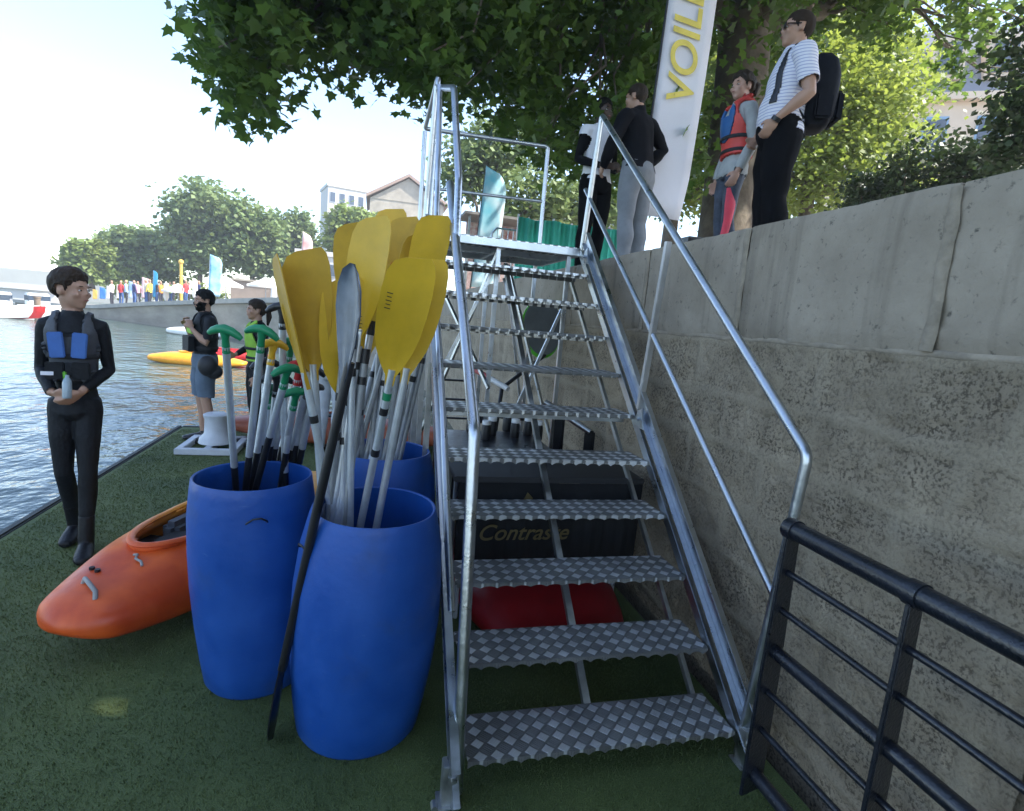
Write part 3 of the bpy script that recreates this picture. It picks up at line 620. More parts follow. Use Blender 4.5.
# T-grip canoe paddles in the left barrel
def grip_mesh(c, n_, side, m, parent, s=1.0):
    mb = MB(); w_ = .062*s
    pts = [c+side*(w_*x)+n_*(.020-.028*x*x) for x in (-1, -.75, -.4, 0, .4, .75, 1)]
    mb.tube(pts, [(.008, .009), (.013, .014), (.014, .016), (.015, .018), (.014, .016), (.013, .014), (.008, .009)], 10)
    mb.tube([c-n_*.075, c-n_*.02, c+n_*.012], [(.0155, .0155), (.013, .013), (.02, .013)], 10); return wpart(mb.build('t_grip', m), parent)
def canoe_paddle(gp, ty, rp_, gm, label, tw=0, low=.45, zr=.86):
    g = A(*gp, Y=ty); r_ = A(*rp_, Z=zr); d = (r_-g).normalized(); e = g+d*((g.z-.30)/-d.z); lowz = r_+(g-r_).normalized()*low
    t = thing('canoe_paddle', label, 'paddle', e, 'T grip canoe paddles standing in the left barrel')
    n_, side, fc = frame(e, g, -FW); qq = Quaternion(n_, tw); side = qq @ side; fc = qq @ fc
    mb = MB(); mb.tube([lowz, g-n_*.05], .0145, 14); wpart(mb.build('shaft', ALU), t)
    mb = MB(); mb.tube([e+n_*.02, lowz], .0138, 12); wpart(mb.build('lower_shaft', BLK), t)
    wpart(bladeshape('blade', e+n_*.10, -n_, side, fc, .34, .08, BLK, 0.0), t)
    grip_mesh(g, n_, side, gm, t)
xt = ((395, 322, 2.9, 358, 'back'), (402, 340, 3.0, 372, 'back'), (413, 330, 2.95, 385, 'back'), (420, 345, 2.95, 392, 'back'), (384, 335, 3.0, 350, 'back'), (426, 318, 2.85, 397, 'back'), (366, 350, 2.15, 346, 'front'), (358, 345, 2.2, 338, 'front'), (344, 352, 2.1, 330, 'front'))
for i_, (x0, y0_, Y_, x1, wh) in enumerate(xt):
    o_ = pole(A(x0, y0_, Y=Y_), A(x1, 452, Z=.88) if wh == 'back' else A(x1, 503, Z=.86), 'silver paddle shaft packed in among the others of the %s barrel' % wh, None, ALU if i_ % 2 else GREY, ((.1,), (.08, .2), (.15, .3))[i_ % 3])
    o_['group'] = 'packed paddle shafts of the %s barrel' % wh
for i_, (x0, y0_, Y_, x1, gm_) in enumerate(((277, 380, 2.5, 268, BLK), (296, 395, 2.42, 281, GRN), (305, 385, 2.55, 292, REDP), (314, 392, 2.45, 298, BLK), (270, 392, 2.55, 259, GRN), (317, 360, 2.56, 290, BLK))):
    canoe_paddle((x0, y0_), Y_, (x1, 469), gm_, ('canoe paddle with low black grip behind the yellow grip', 'canoe paddle with low green grip right of the black T grip', 'canoe paddle with low red grip at the right of the left barrel', 'canoe paddle with black grip lowest at the right of the left barrel', 'canoe paddle with low green grip between the two left green ones and the yellow', 'canoe paddle with black grip under the rightmost green grip')[i_], .5+.3*i_, .12)
# dark paddle leaning outside the barrels
base = A(267, 738, Z=.012); tip = A(371, 268, Y=1.80)
t = thing('dark_paddle', 'long black paddle leaning outside the barrels with its lower blade on the turf', 'paddle', base)
n_, side, fc = frame(base, tip, -FW)
DK = mat('carbon_blade', (.10, .12, .16), .25, .3, scale=12, var=.3, coat=.4)  # upper blade of the black paddle, blue-grey sheen put into its base colour
q = Quaternion(n_, -.62)
mb = MB(); mb.tube([base+n_*.30, base+n_*.9+fc*.006, tip-n_*.30], .0155, 14); wpart(mb.build('shaft', BLK), t)
wpart(bladeshape('blade', tip-n_*.47, n_, q @ side, q @ fc, .47, .078, DK, .06), t)
q2 = Quaternion(n_, -1.42); wpart(bladeshape('blade', base+n_*.44, -n_, q2 @ side, q2 @ fc, .44, .085, mat('gloss_black_blade', (.01, .01, .012), .3, coat=.3), -.02), t)
CP = [((225, 334), 2.26, (235, 476), GRN, 'canoe paddle with green grip, leftmost in the left barrel', .0, .05),
 ((262, 334), 2.30, (247, 476), GRN, 'canoe paddle with green grip, second from the left', .1, .10),
 ((282, 311), 2.45, (285, 472), BLK, 'canoe paddle with black T grip, tallest in the left barrel', .0, .0),
 ((273, 347), 2.44, (254, 473), mat('yellow_grip', (.75, .42, .02), .4), 'canoe paddle with yellow grip', .9, .1),
 ((287, 372), 2.28, (259, 476), GRN, 'canoe paddle with low green grip turned edge on, in the middle of the left barrel', 1.1, .22),
 ((322, 346), 2.50, (296, 468), GRN, 'canoe paddle with green grip leaning out to the right', .3, .05),
 ((291, 345), 2.52, (272, 468), GRN, 'canoe paddle with green grip behind the black one', 1.0, .1),
 ((299, 368), 2.44, (283, 472), REDP, 'canoe paddle with red T grip', .8, .1),
 ((266, 366), 2.52, (262, 468), BLK, 'canoe paddle with short black grip hidden behind the yellow one', .8, .12),
 ((310, 372), 2.50, (288, 468), BLK, 'canoe paddle with black grip leaning right between red and green grips', .5, .1),
 ((304, 350), 2.56, (278, 466), GRN, 'canoe paddle with dark green grip at the back of the left barrel', .4, .1)]
for gp, ty, rp_, gm, lb, tw, low in CP: canoe_paddle(gp, ty, rp_, gm, lb, tw, low)
# ================================================================== ORANGE KAYAK
def kayak(nose, direc, L_, W_, H_, mats, label, name='whitewater_kayak', cockpit=True, cat='kayak', group=None, roll=0, rocker=.13, cs=.47):
    d = Vector((direc[0], direc[1], 0)).normalized(); s_ = Vector((d.y, -d.x, 0))
    t = thing(name, label, cat, nose, group, 0)
    NS, NK = 56, 40; grid = []
    def sec(u):
        w_ = W_/2*(math.sin(math.pi*min(1, max(0, .055+.89*u)))**.52)*(1.0-.10*(u-.5))
        rk = rocker*(abs(u-.5)*2)**2.6
        top = H_*(.62+.38*math.sin(math.pi*min(1, u*1.05+.0))**.8)
        top = max(top, rk+.11); return w_, rk, top
    for i in range(NS+1):
        u = i/NS; ue = .5-.5*math.cos(math.pi*u); w_, rk, top = sec(ue)
        endf = min(1, math.sqrt(max(0, 1-(1-min(ue, 1-ue)/.045)**2)) if min(ue, 1-ue) < .045 else 1)
        w_ *= max(endf, .02); mid = rk+(top-rk)*.45; row = []
        for k in range(NK):
            a = 2*math.pi*k/NK; c, sn = math.cos(a), math.sin(a); ex = .72
            x = w_*math.copysign(abs(c)**ex, c)
            if sn >= 0: z = mid+(top-mid)*max(endf, .02)*(abs(sn)**(.95))
            else: z = mid-(mid-rk)*max(endf, .02)*(abs(sn)**.55)
            if sn > 0 and cockpit:                                                  # ridge falling towards the bow
                z += .02*math.exp(-((ue-.22)/.1)**2)*sn
            row.append(Vector(nose)+d*(L_*ue)+s_*x+Vector((0, 0, z)))
        grid.append((ue, row))
    vs = [p for _, r_ in grid for p in r_]; fs = []; CL = .155 if L_ < 3.2 else .11; CW = .18
    def inside(p):
        q = Vector(p)-Vector(nose); u = q.dot(d)/L_; v = q.dot(s_); return ((u-cs)/CL)**2+(v/CW)**2 < 1
    for i in range(NS):
        for k in range(NK):
            k2 = (k+1) % NK; f = (i*NK+k, i*NK+k2, (i+1)*NK+k2, (i+1)*NK+k)
            if cockpit and 0 < (k+.5)/NK*2*math.pi < math.pi and inside(sum((vs[j] for j in f), Vector())/4): continue
            fs.append(f)
    fs.append([k for k in range(NK)]); fs.append([NS*NK+k for k in range(NK)][::-1])
    mb = MB(); mb.add(vs, fs, True); h = mb.build('hull', mats[0]); wpart(h, t)
    if cockpit:
        so_ = h.modifiers.new('s', 'SOLIDIFY'); so_.thickness = .008; so_.offset = -1
        w_, rk, top = sec(cs); pts = []; n = 48
        for k in range(n+1):
            a = 2*math.pi*k/n; u = cs+CL*1.03*math.cos(a); v = CW*1.03*math.sin(a); w_, rk, top = sec(u); mid = rk+(top-rk)*.45
            cc = min(.999, abs(v)/w_)**(1/.72); z = mid+(top-mid)*math.sqrt(1-cc*cc)**.95+.012+.03*max(0, -math.cos(a))*1.0
            pts.append(Vector(nose)+d*(L_*u)+s_*v+Vector((0, 0, z)))
        mb = MB(); mb.tube(pts, [(.020, .013)]*len(pts), 10, caps=False); mb.tube([p-Vector((0, 0, .022)) for p in pts], [(.010, .028)]*len(pts), 8, caps=False)
        wpart(mb.build('cockpit_rim', mats[0]), t)
        c = Vector(nose)+d*(L_*(cs+.02)); ax = (s_, d, Vector((0, 0, 1)))
        mb = MB(); mb.box(c+Vector((0, 0, .11)), (.34, .34, .05), ax); mb.box(c+s_*.17+Vector((0, 0, .17)), (.04, .30, .14), ax); mb.box(c-s_*.17+Vector((0, 0, .17)), (.04, .30, .14), ax)
        wpart(mb.build('seat', BLK, bevel=.015), t)
        mb = MB(); mb.box(c-d*(L_*.07)-s_*.03+Vector((0, 0, .22)), (.15, .20, .20), ax); wpart(mb.build('foam_pillar', mat('black_foam', (.02, .02, .022), .8), bevel=.02), t)
        mb = MB(); mb.box(c-d*(L_*.015)-s_*.10+Vector((0, 0, .31)), (.10, .20, .12), ax); wpart(mb.build('hip_pad', mat('grey_foam', (.06, .065, .075), .7, bump=.3), bevel=.03), t)
        mb = MB(); mb.box(c+d*(L_*CL*.66)+Vector((0, 0, .27)), (.30, .05, .18), (s_, d, Vector((0, 0, 1)))); wpart(mb.build('backrest', mat('grey_foam', (.06, .065, .075), .7, bump=.3), bevel=.02), t)
        mb = MB()
        for sg in (1, -1): mb.box(c-d*(L_*CL*.55)+s_*sg*.15+Vector((0, 0, .28)), (.11, .16, .03), ax)
        wpart(mb.build('thigh_brace', BLK, bevel=.01), t)
    def deck(u, v, up=.0):
        w_, rk, top = sec(u); mid = rk+(top-rk)*.45; cc = min(.999, abs(v)/w_)**(1/.72); return Vector(nose)+d*(L_*u)+s_*v+Vector((0, 0, mid+(top-mid)*math.sqrt(1-cc*cc)**.95+.02*math.exp(-((u-.22)/.1)**2)*math.sqrt(1-cc*cc)+up))
    return t, deck, h
def kmat():
    m = mat('orange_yellow_hull', (.70, .15, .02), .36, coat=.0); m = m.copy(); m.name = 'orange_yellow_moulded_plastic'; t = m.node_tree; n = t.nodes; L = t.links.new; b = n['Principled BSDF']
    tc = n.new('ShaderNodeTexCoord'); sx = n.new('ShaderNodeSeparateXYZ'); L(tc.outputs['Object'], sx.inputs[0])
    mr = n.new('ShaderNodeMapRange'); mr.inputs[1].default_value = 2.9; mr.inputs[2].default_value = 3.6; L(sx.outputs[1], mr.inputs[0])
    nz = n.new('ShaderNodeTexNoise'); nz.inputs['Scale'].default_value = 5; nz.inputs['Detail'].default_value = 8; L(tc.outputs['Object'], nz.inputs[0])
    rp = n.new('ShaderNodeValToRGB'); e = rp.color_ramp.elements; e[0].position = .35; e[0].color = (.52, .055, .006, 1); e[1].position = .62; e[1].color = (.74, .115, .012, 1); L(nz.outputs[0], rp.inputs[0])
    mx = n.new('ShaderNodeMix'); mx.data_type = 'RGBA'; L(mr.outputs[0], mx.inputs[0]); L(rp.outputs[0], mx.inputs[6]); mx.inputs[7].default_value = (.80, .36, .05, 1); L(mx.outputs[2], b.inputs['Base Color'])
    n2 = n.new('ShaderNodeTexNoise'); n2.inputs['Scale'].default_value = 7; n2.inputs['Detail'].default_value = 8; L(tc.outputs['Object'], n2.inputs[0])
    bp = n.new('ShaderNodeBump'); bp.inputs['Strength'].default_value = .25; bp.inputs['Distance'].default_value = .01; L(n2.outputs[0], bp.inputs['Height']); L(bp.outputs[0], b.inputs['Normal'])
    mr2 = n.new('ShaderNodeMapRange'); mr2.inputs[1].default_value = .3; mr2.inputs[2].default_value = .7; mr2.inputs[3].default_value = .36; mr2.inputs[4].default_value = .58; L(n2.outputs[0], mr2.inputs[0]); L(mr2.outputs[0], b.inputs['Roughness'])
    return m
t, deck, h = kayak((-1.20, 2.50, .005), (.37, .93), 2.45, .74, .40, (kmat(),), 'orange whitewater kayak lying on the turf left of the barrels', cs=.335)
mb = MB(); mb.tube([deck(.045, .07, -.005), deck(.05, .06, .022), deck(.062, -.0, .028), deck(.075, -.05, .02), deck(.075, -.06, -.005)], .010, 10); wpart(mb.build('grab_handle', mat('grey_webbing', (.30, .29, .27), .7)), t)
mb = MB(); mb.tube([deck(.135, .10, .004), deck(.14, .085, .014), deck(.143, .05, .016), deck(.155, .035, .014), deck(.16, .005, .0)], .006, 8); wpart(mb.build('cord', mat('grey_webbing', (.3, .29, .27))), t)
mb = MB(); mb.tube([deck(.105, -.06, .0), deck(.105, -.06, .012)], .012, 10); mb.tube([deck(.11, -.10, .0), deck(.11, -.10, .012)], .012, 10); wpart(mb.build('drain_plug', BLK), t)
# ================================================================== PEOPLE
def mk_skin(nm, c): return mat('skin_'+nm, c, .5, var=.05, scale=12)
SKIN = mk_skin('light', (.50, .29, .21)); SKIND = mk_skin('dark', (.07, .04, .028)); SKINT = mk_skin('tanned', (.42, .24, .16))
HAIRB = mat('brown_hair', (.016, .010, .006), .6, col2=(.040, .025, .014), spec=.2, scale=90, bump=.6, bscale=120); HAIRK = mat('black_hair', (.006, .005, .004), .6, spec=.15, scale=60, bump=.6, bscale=120)
def person(label, loc, facing, H=1.75, build=1.0, joints=None, headyaw=0, headpitch=0, skin=SKIN, voxel=.010, garments=(), hair=None, hairmat=HAIRB, beard=False, lean=0, wx=1.0, hands=None, cat='person', group=None, face=True, bust=0):
    """one continuous remeshed body posed by joints; clothes and hair are shells grown from it"""
    k = H/1.75; J = dict(pelvis=(0, 0, .95), chest=(0, 0, 1.28), neck=(0, -.01, 1.475), head=(0, .012, 1.625))
    for s_, n_ in ((1, 'R'), (-1, 'L')):
        J.update({'hip'+n_: (.092*s_, 0, .92), 'knee'+n_: (.10*s_, .015, .50), 'ankle'+n_: (.10*s_, -.02, .085), 'toe'+n_: (.125*s_, .15, .03),
                  'shoulder'+n_: (.175*s_, -.01, 1.415), 'elbow'+n_: (.225*s_, -.03, 1.12), 'wrist'+n_: (.235*s_, .04, .87), 'hand'+n_: (.23*s_, .06, .79)})
    J.update(joints or {}); J = {a: Vector((b[0]*wx, b[1], b[2])) for a, b in J.items()}
    if lean:
        for a in J:
            if a in ('chest', 'neck', 'head') or a.startswith(('shoulder', 'elbow', 'wrist', 'hand')):
                v = J[a]-Vector((0, 0, .95)); v.rotate(Matrix.Rotation(-lean, 3, 'X')); J[a] = v+Vector((0, 0, .95))
    RH = Matrix.Rotation(headyaw, 3, 'Z') @ Matrix.Rotation(-headpitch-lean*.5, 3, 'X'); hc = J['head']
    RT_ = Matrix.Rotation(-lean, 3, 'X')
    segs = []      # name, a, b, ra, rb
    def sg(nm, a, b, ra, rb): segs.append((nm, a, b, ra, rb))
    mb = MB(); B = build
    tz = [(.845, .10, .085, 'thigh'), (.88, .155, .105, ''), (.95, .168*B**.3, .112*B, ''), (1.04, .150*B**.6, .100*B*B, ''), (1.12, .142*B**.7, .098*B*B, ''), (1.20, .148*B**.6, .102*B, ''), (1.30, .163*B**.4, .108*B**.8+bust, ''), (1.38, .165, .100, ''), (1.43, .150, .082, ''), (1.465, .085, .065, ''), (1.50, .054, .056, '')]
    vs = []; nseg = 20
    for z, rx, ry, _ in tz:
        for i in range(nseg):
            a = 2*math.pi*i/nseg; y0 = .012*(B-1)*12*math.exp(-((z-1.08)/.12)**2)
            v = Vector((rx*wx*math.cos(a), ry*math.sin(a)+y0, z-.95))
            if z > .95: v = RT_ @ v
            vs.append(v+Vector((0, 0, .95)))
    fs = [(i*nseg+j, i*nseg+(j+1) % nseg, (i+1)*nseg+(j+1) % nseg, (i+1)*nseg+j) for i in range(len(tz)-1) for j in range(nseg)]
    fs += [list(range(nseg))[::-1], [(len(tz)-1)*nseg+j for j in range(nseg)]]; mb.add(vs, fs)
    sg('torso', J['pelvis']-Vector((0, 0, .05)), J['chest'], .13, .13); sg('torso', J['chest'], J['neck']-Vector((0, 0, .03)), .13, .09)
    sg('neck', J['neck'], hc-Vector((0, 0, .08)), .055, .055)
    mb.tube([J['neck']-Vector((0, 0, .04)), J['neck']+Vector((0, .0, .02)), hc+RH @ Vector((0, -.02, -.04))], [.062*B**.3, .055*B**.4, .053], 14)
    def H_(v): return hc+RH @ Vector(v)
    mb.ell(H_((0, -.012, .028)), (.075, .096, .092), 18, 12, RH); mb.ell(H_((0, .022, -.040)), (.058, .070, .072), 16, 10, RH); mb.ell(H_((0, .055, -.092)), (.030, .028, .022), 12, 8, RH)
    mb.ell(H_((0, .089, -.022)), (.013, .021, .012), 10, 8, RH); mb.ell(H_((0, .089, -.004)), (.009, .014, .026), 10, 8, RH)
    mb.ell(H_((0, .080, .022)), (.048, .016, .012), 12, 8, RH); mb.ell(H_((0, .083, -.058)), (.024, .012, .012), 10, 8, RH)
    for s_ in (1, -1):
        mb.ell(H_((.076*s_, -.008, -.012)), (.010, .020, .031), 10, 8, RH); mb.ell(H_((.040*s_, .066, -.028)), (.024, .022, .020), 10, 8, RH)
    sg('head', H_((0, 0, -.06)), H_((0, 0, .05)), .085, .09)
    for n_ in 'RL':
        hp, kn, an, to = J['hip'+n_], J['knee'+n_], J['ankle'+n_], J['toe'+n_]; Bl = B**.8
        m1 = hp.lerp(kn, .45)+Vector((0, .012, 0)); m2 = kn.lerp(an, .32)+Vector((0, -.014, 0))
        mb.tube([hp+Vector((0, 0, .04)), hp-Vector((0, 0, .03)), m1, kn.lerp(hp, .1), kn, m2, kn.lerp(an, .7), an, an-Vector((0, 0, .03))], [.078*Bl, .088*Bl, .077*Bl, .058*Bl, .055*Bl, .055*Bl, .042*Bl, .036, .036], 14)
        sg('thigh'+n_, hp, kn, .085*Bl, .056*Bl); sg('calf'+n_, kn, an, .056*Bl, .038); fd = (to-an); fd.z = 0; fd.normalize()
        hl = an+Vector((0, 0, -.045))-fd*.035; mb.tube([hl-fd*.015, hl+fd*.03, hl.lerp(to, .55)+Vector((0, 0, .005)), to, to+fd*.045], [(.026, .03), (.036, .042), (.040, .034), (.043, .024), (.028, .014)], 12, updir=(0, 0, 1))
        sg('foot'+n_, an-Vector((0, 0, .06)), to, .045, .035)
        sh, el, wr, hd = J['shoulder'+n_], J['elbow'+n_], J['wrist'+n_], J['hand'+n_]
        mb.tube([J['neck'].lerp(sh, .35)-Vector((0, 0, .03)), sh-Vector((0, 0, .012)), sh.lerp(el, .15), sh.lerp(el, .45), sh.lerp(el, .85), el, el.lerp(wr, .25), el.lerp(wr, .7), wr], [.056, .056*Bl, .052*Bl, .047*Bl, .038*Bl, .037*Bl, .040*Bl, .030, .024], 12)
        sg('uarm'+n_, sh, el, .052, .038); sg('farm'+n_, el, wr, .038, .026); sg('hand'+n_, wr, hd, .03, .03)
        # hand: palm, four fingers curling, thumb off the side
        dd = (hd-wr).normalized(); s_ = 1 if n_ == 'R' else -1
        pn = Vector((-s_, 0, 0)); hk = (hands or {}).get(n_)
        if hk: pn = Vector(hk)
        pn = (pn-dd*pn.dot(dd)).normalized(); wd = dd.cross(pn)      # pn palm normal, wd across
        if wd.dot(Vector((0, 1, 0))) < 0: wd = -wd                   # thumb side forward
        M3 = Matrix((wd, dd, pn)).transposed(); mb.ell(wr+dd*.045, (.040, .050, .015), 12, 8, M3)
        for fi, (off, ln) in enumerate(((.030, .070), (.010, .080), (-.010, .074), (-.028, .058))):
            p0 = wr+dd*.075+wd*off; p1 = p0+dd*ln*.45+pn*ln*.12; p2 = p1+dd*ln*.28+pn*ln*.30; p3 = p2+dd*ln*.08+pn*ln*.28
            mb.tube([p0, p1, p2, p3], [.0105, .0098, .009, .0075], 8)
        p0 = wr+dd*.025+wd*.030; mb.tube([p0, p0+wd*.022+dd*.025+pn*.01, p0+wd*.028+dd*.055+pn*.022], [.013, .011, .009], 8)
    tmp = mb.build('tmp', skin); m = tmp.modifiers.new('r', 'REMESH'); m.mode = 'VOXEL'; m.voxel_size = voxel; sm = tmp.modifiers.new('s', 'SMOOTH'); sm.iterations = 4 if voxel < .012 else 2; sm.factor = .5
    dg = bpy.context.evaluated_depsgraph_get(); dg.update(); me = bpy.data.meshes.new_from_object(tmp.evaluated_get(dg)); bpy.data.objects.remove(tmp)
    n = len(me.vertices); co = np.empty(n*3, np.float32); me.vertices.foreach_get('co', co); co = co.reshape(-1, 3).astype(float)
    no = np.empty(n*3, np.float32); me.vertex_normals.foreach_get('vector', no); no = no.reshape(-1, 3).astype(float)
    best = np.full(n, 9.); who = np.zeros(n, int); tt = np.zeros(n)
    for i, (nm, a, b, ra, rb) in enumerate(segs):
        a = np.array(a); b = np.array(b); ab = b-a; t_ = np.clip(((co-a)@ab)/(ab@ab), 0, 1); d_ = np.linalg.norm(co-a-t_[:, None]*ab, axis=1)-(ra+(rb-ra)*t_)
        q = d_ < best; best[q] = d_[q]; who[q] = i; tt[q] = t_[q]
    names = np.array([s_[0] for s_ in segs])[who]
    hl = (co-np.array(hc))@np.array(RH)      # head-local coordinates
    npoly = len(me.polygons); pv = [tuple(p.vertices) for p in me.polygons]
    me.materials.clear(); me.materials.append(skin); me.polygons.foreach_set('use_smooth', [True]*npoly); me.transform(Matrix.Scale(k, 4)); me.name = 'body'
    root = thing('person', label, cat, loc, group, 0); root.rotation_euler = (0, 0, facing)
    link(bpy.data.objects.new('body', me), root)
    def shell(name, sel, off, m, thick=0, wr=0, wf=14, sm=0):
        V = co.copy(); o = off if not callable(off) else off(names, tt, co, hl)
        d_ = np.full(n, 0.)+o
        if wr: d_ += np.array([noise.noise(Vector((p[0]*wf, p[1]*wf, p[2]*wf*.6)))*wr for p in co])
        V += no*d_[:, None]; idx = -np.ones(n, int); fl = []; used = []
        for f in pv:
            if all(sel[v] for v in f):
                g = []
                for v in f:
                    if idx[v] < 0: idx[v] = len(used); used.append(v)
                    g.append(int(idx[v]))
                fl.append(g)
        if not fl: return None
        ms = bpy.data.meshes.new(name); ms.from_pydata([tuple(V[v]*k) for v in used], [], fl); ms.materials.append(m); ms.polygons.foreach_set('use_smooth', [True]*len(fl)); ms.update()
        ob = link(bpy.data.objects.new(name, ms), root)
        if sm: a = ob.modifiers.new('s', 'SMOOTH'); a.iterations = sm; a.factor = .5
        if thick: s2 = ob.modifiers.new('t', 'SOLIDIFY'); s2.thickness = thick*k; s2.offset = -1
        return ob
    side = lambda nm: np.char.rstrip(names.astype(str), 'RL')
    base = np.array([x[:-1] if x[-1] in 'RL' else x for x in names])
    cx = dict(names=names, base=base, t=tt, co=co, hl=hl, n=n, root=root, J=J, k=k, RH=RH, hc=hc, no=no)
    for g in garments: g(cx, shell)
    if hair:
        z, y, x = hl[:, 2], hl[:, 1], np.abs(hl[:, 0]); hd = (names == 'head') | (names == 'neck')
        line = np.interp(y, [-.09, -.05, -.015, .02, .045, .07], [-.085 if hair != 'short' else -.07, -.06, -.025, -.012, .018, .047])
        line = line+np.array([noise.noise(Vector(q_*70)) for q_ in co])*.011
        sel = hd & (z > line) & ~((x > .072) & (z < .015) & (y > -.022) & (y < .012))
        hm = .017 if hair == 'short' else (.020 if hair == 'long' else .003)
        shell('hair', sel, lambda a_, b_, c_, h_: .002+hm*np.clip((h_[:, 2]-line)/.05, 0, 1), hairmat, .003, .007 if hair != 'crop' else .001, 55)
    if beard:
        z, y, x = hl[:, 2], hl[:, 1], np.abs(hl[:, 0]); hd = (names == 'head') | (names == 'neck')
        shell('beard', hd & (y > .0) & (z < -.038+.025*(x > .045)) & (z > -.125) & ~((x < .020) & (z > -.070) & (z < -.050)), .008, hairmat, .004, .008, 50)
    if face:
        mbv = MB(); mbe = MB(); mbr = MB()
        for s_ in (1, -1):
            p = hc+RH @ Vector((.030*s_, .080, -.002)); mbv.ell(p*k, (.0115*k, .007*k, .0048*k), 10, 8, RH)
            p = hc+RH @ Vector((.030*s_, .0865, -.002)); mbe.ell(p*k, (.0056*k, .003*k, .0046*k), 8, 6, RH)
            p = hc+RH @ Vector((.031*s_, .090, .022)); mbr.ell(p*k, (.017*k, .004*k, .003*k), 8, 6, RH)
        mbv.mi = 0; e_ = mbv.build('eye', mat('eye_white', (.6, .58, .55), .3), root)
        mbe.build('iris', mat('iris_dark', (.02, .015, .01), .2), e_); mbr.build('eyebrow', hairmat, root)
        ml = MB(); p = hc+RH @ Vector((0, .0945, -.058)); ml.ell(p*k, (.019*k, .0045*k, .0045*k), 10, 8, RH); ml.build('mouth', mat('lips', (.36, .13, .11), .45), root)
    return root, cx
isin = lambda a, *v: np.isin(a, v)
def suit(m, arms=1.0, legs=1.0, off=.005, nm='wetsuit', low=.0, wr=.003, neck=False):
    def g(c, sh):
        b, t = c['base'], c['t']
        s_ = (b == 'torso') | ((b == 'thigh') & (t <= min(1, legs*2)+.01)) | ((b == 'calf') & (t <= legs*2-1 if legs > .5 else False)) | ((b == 'uarm') & (t <= arms*2+.0)) | ((b == 'farm') & (t <= arms*2-1)) | ((b == 'neck') & (t < (.45 if neck else .15)))
        sh(nm, s_, off, m, 0, wr, 18)
    return g
def top(m, arms=1.0, zmin=.88, off=.014, nm='shirt', wr=.010, thick=0, neck=.15):
    def g(c, sh):
        b, t, z = c['base'], c['t'], c['co'][:, 2]
        s_ = ((b == 'torso') | ((b == 'thigh') & (z > zmin)) | ((b == 'uarm') & (t <= arms*2)) | ((b == 'farm') & (t <= arms*2-1)) | ((b == 'neck') & (t < neck))) & (z > zmin)
        sh(nm, s_, off, m, thick, wr, 13)
    return g
def trousers(m, length=1.0, zmax=1.03, off=.012, nm='trousers', wr=.008, flare=.0):
    def g(c, sh):
        b, t, z = c['base'], c['t'], c['co'][:, 2]
        s_ = ((b == 'torso') & (z < zmax)) | ((b == 'thigh') & (t <= length*2)) | ((b == 'calf') & (t <= length*2-1))
        def o(nm_, tt, co, hl): return off+flare*np.where((b == 'calf'), t, 0)+flare*.6*np.where((b == 'thigh') & (length < .6), t, 0)
        sh(nm, s_, o, m, 0, wr, 11)
    return g
def shoes(m, hi=.80, off=.008, nm='shoes'):
    def g(c, sh): b, t = c['base'], c['t']; sh(nm, (b == 'foot') | ((b == 'calf') & (t > hi)), off, m, .003)
    return g
def gloves(m): return lambda c, sh: sh('glove', c['base'] == 'hand', .003, m)
def vest(m, m2=None, zmin=1.0, zmax=1.40, off=.034, split='front', accent=None):
    def g(c, sh):
        b, z, x, y = c['base'], c['co'][:, 2], c['co'][:, 0], c['co'][:, 1]
        L_ = c['J']; body = (b == 'torso') & (z > zmin) & (z < zmax) & (np.abs(x) < .158)
        strap = (b == 'torso') & (z >= zmax-.02) & (np.abs(x) > .055) & (np.abs(x) < .125)
        if m2 is None: sh('life_vest', body | strap, off, m, .03, .004, 9, 2)
        else:
            f = {'chest': y > .07, 'front': y > .0, 'left': x < 0}[split]
            o = sh('life_vest', (body | strap) & f, off, m, .03, .004, 9, 2); o2 = sh('vest_panel', (body | strap) & ~f, off+.001, m2, .03, .004, 9, 2)
        k = c['k']; r = c['root']; mb = MB()
        for zz in (zmin+.05, zmin+.16):
            q = body & (np.abs(z-zz) < .025)
            if q.sum() < 8: continue
            P = c['co'][q]; cx_, cy_ = P[:, 0].mean(), P[:, 1].mean(); ang = np.arctan2(P[:, 1]-cy_, P[:, 0]-cx_); pts = []
            for a in np.linspace(-math.pi, math.pi, 29):
                w_ = np.exp(-(np.angle(np.exp(1j*(ang-a)))/.15)**2)+1e-9; rr = (np.hypot(P[:, 0]-cx_, P[:, 1]-cy_)*w_).sum()/w_.sum()+off+.006
                pts.append(Vector((cx_+rr*math.cos(a), cy_+rr*math.sin(a), zz))*k)
            mb.tube(pts, [(.004*k, .016*k)]*len(pts), 8, caps=False)
        if mb.v: mb.build('strap', mat('black_webbing', (.012, .012, .014), .7), r)
    return g
def patch(nm, cen, dims, m, ry=0, bev=.006):
    def g(c, sh):
        mb = MB(); k = c['k']; Rm = Matrix.Rotation(ry, 3, 'Y'); ax = (Rm @ Vector((1, 0, 0)), Vector((0, 1, 0)), Rm @ Vector((0, 0, 1)))
        mb.box(Vector(cen)*k, [d*k for d in dims], ax); mb.build(nm, m, c['root'], bevel=bev*k)
    return g
def fac(dx, dy): return math.atan2(-dx, dy)
BLU = mat('blue_vest_cloth', (.05, .14, .40), .7, bump=.2)
LIME = mat('lime_vest_cloth', (.30, .55, .06), .7)
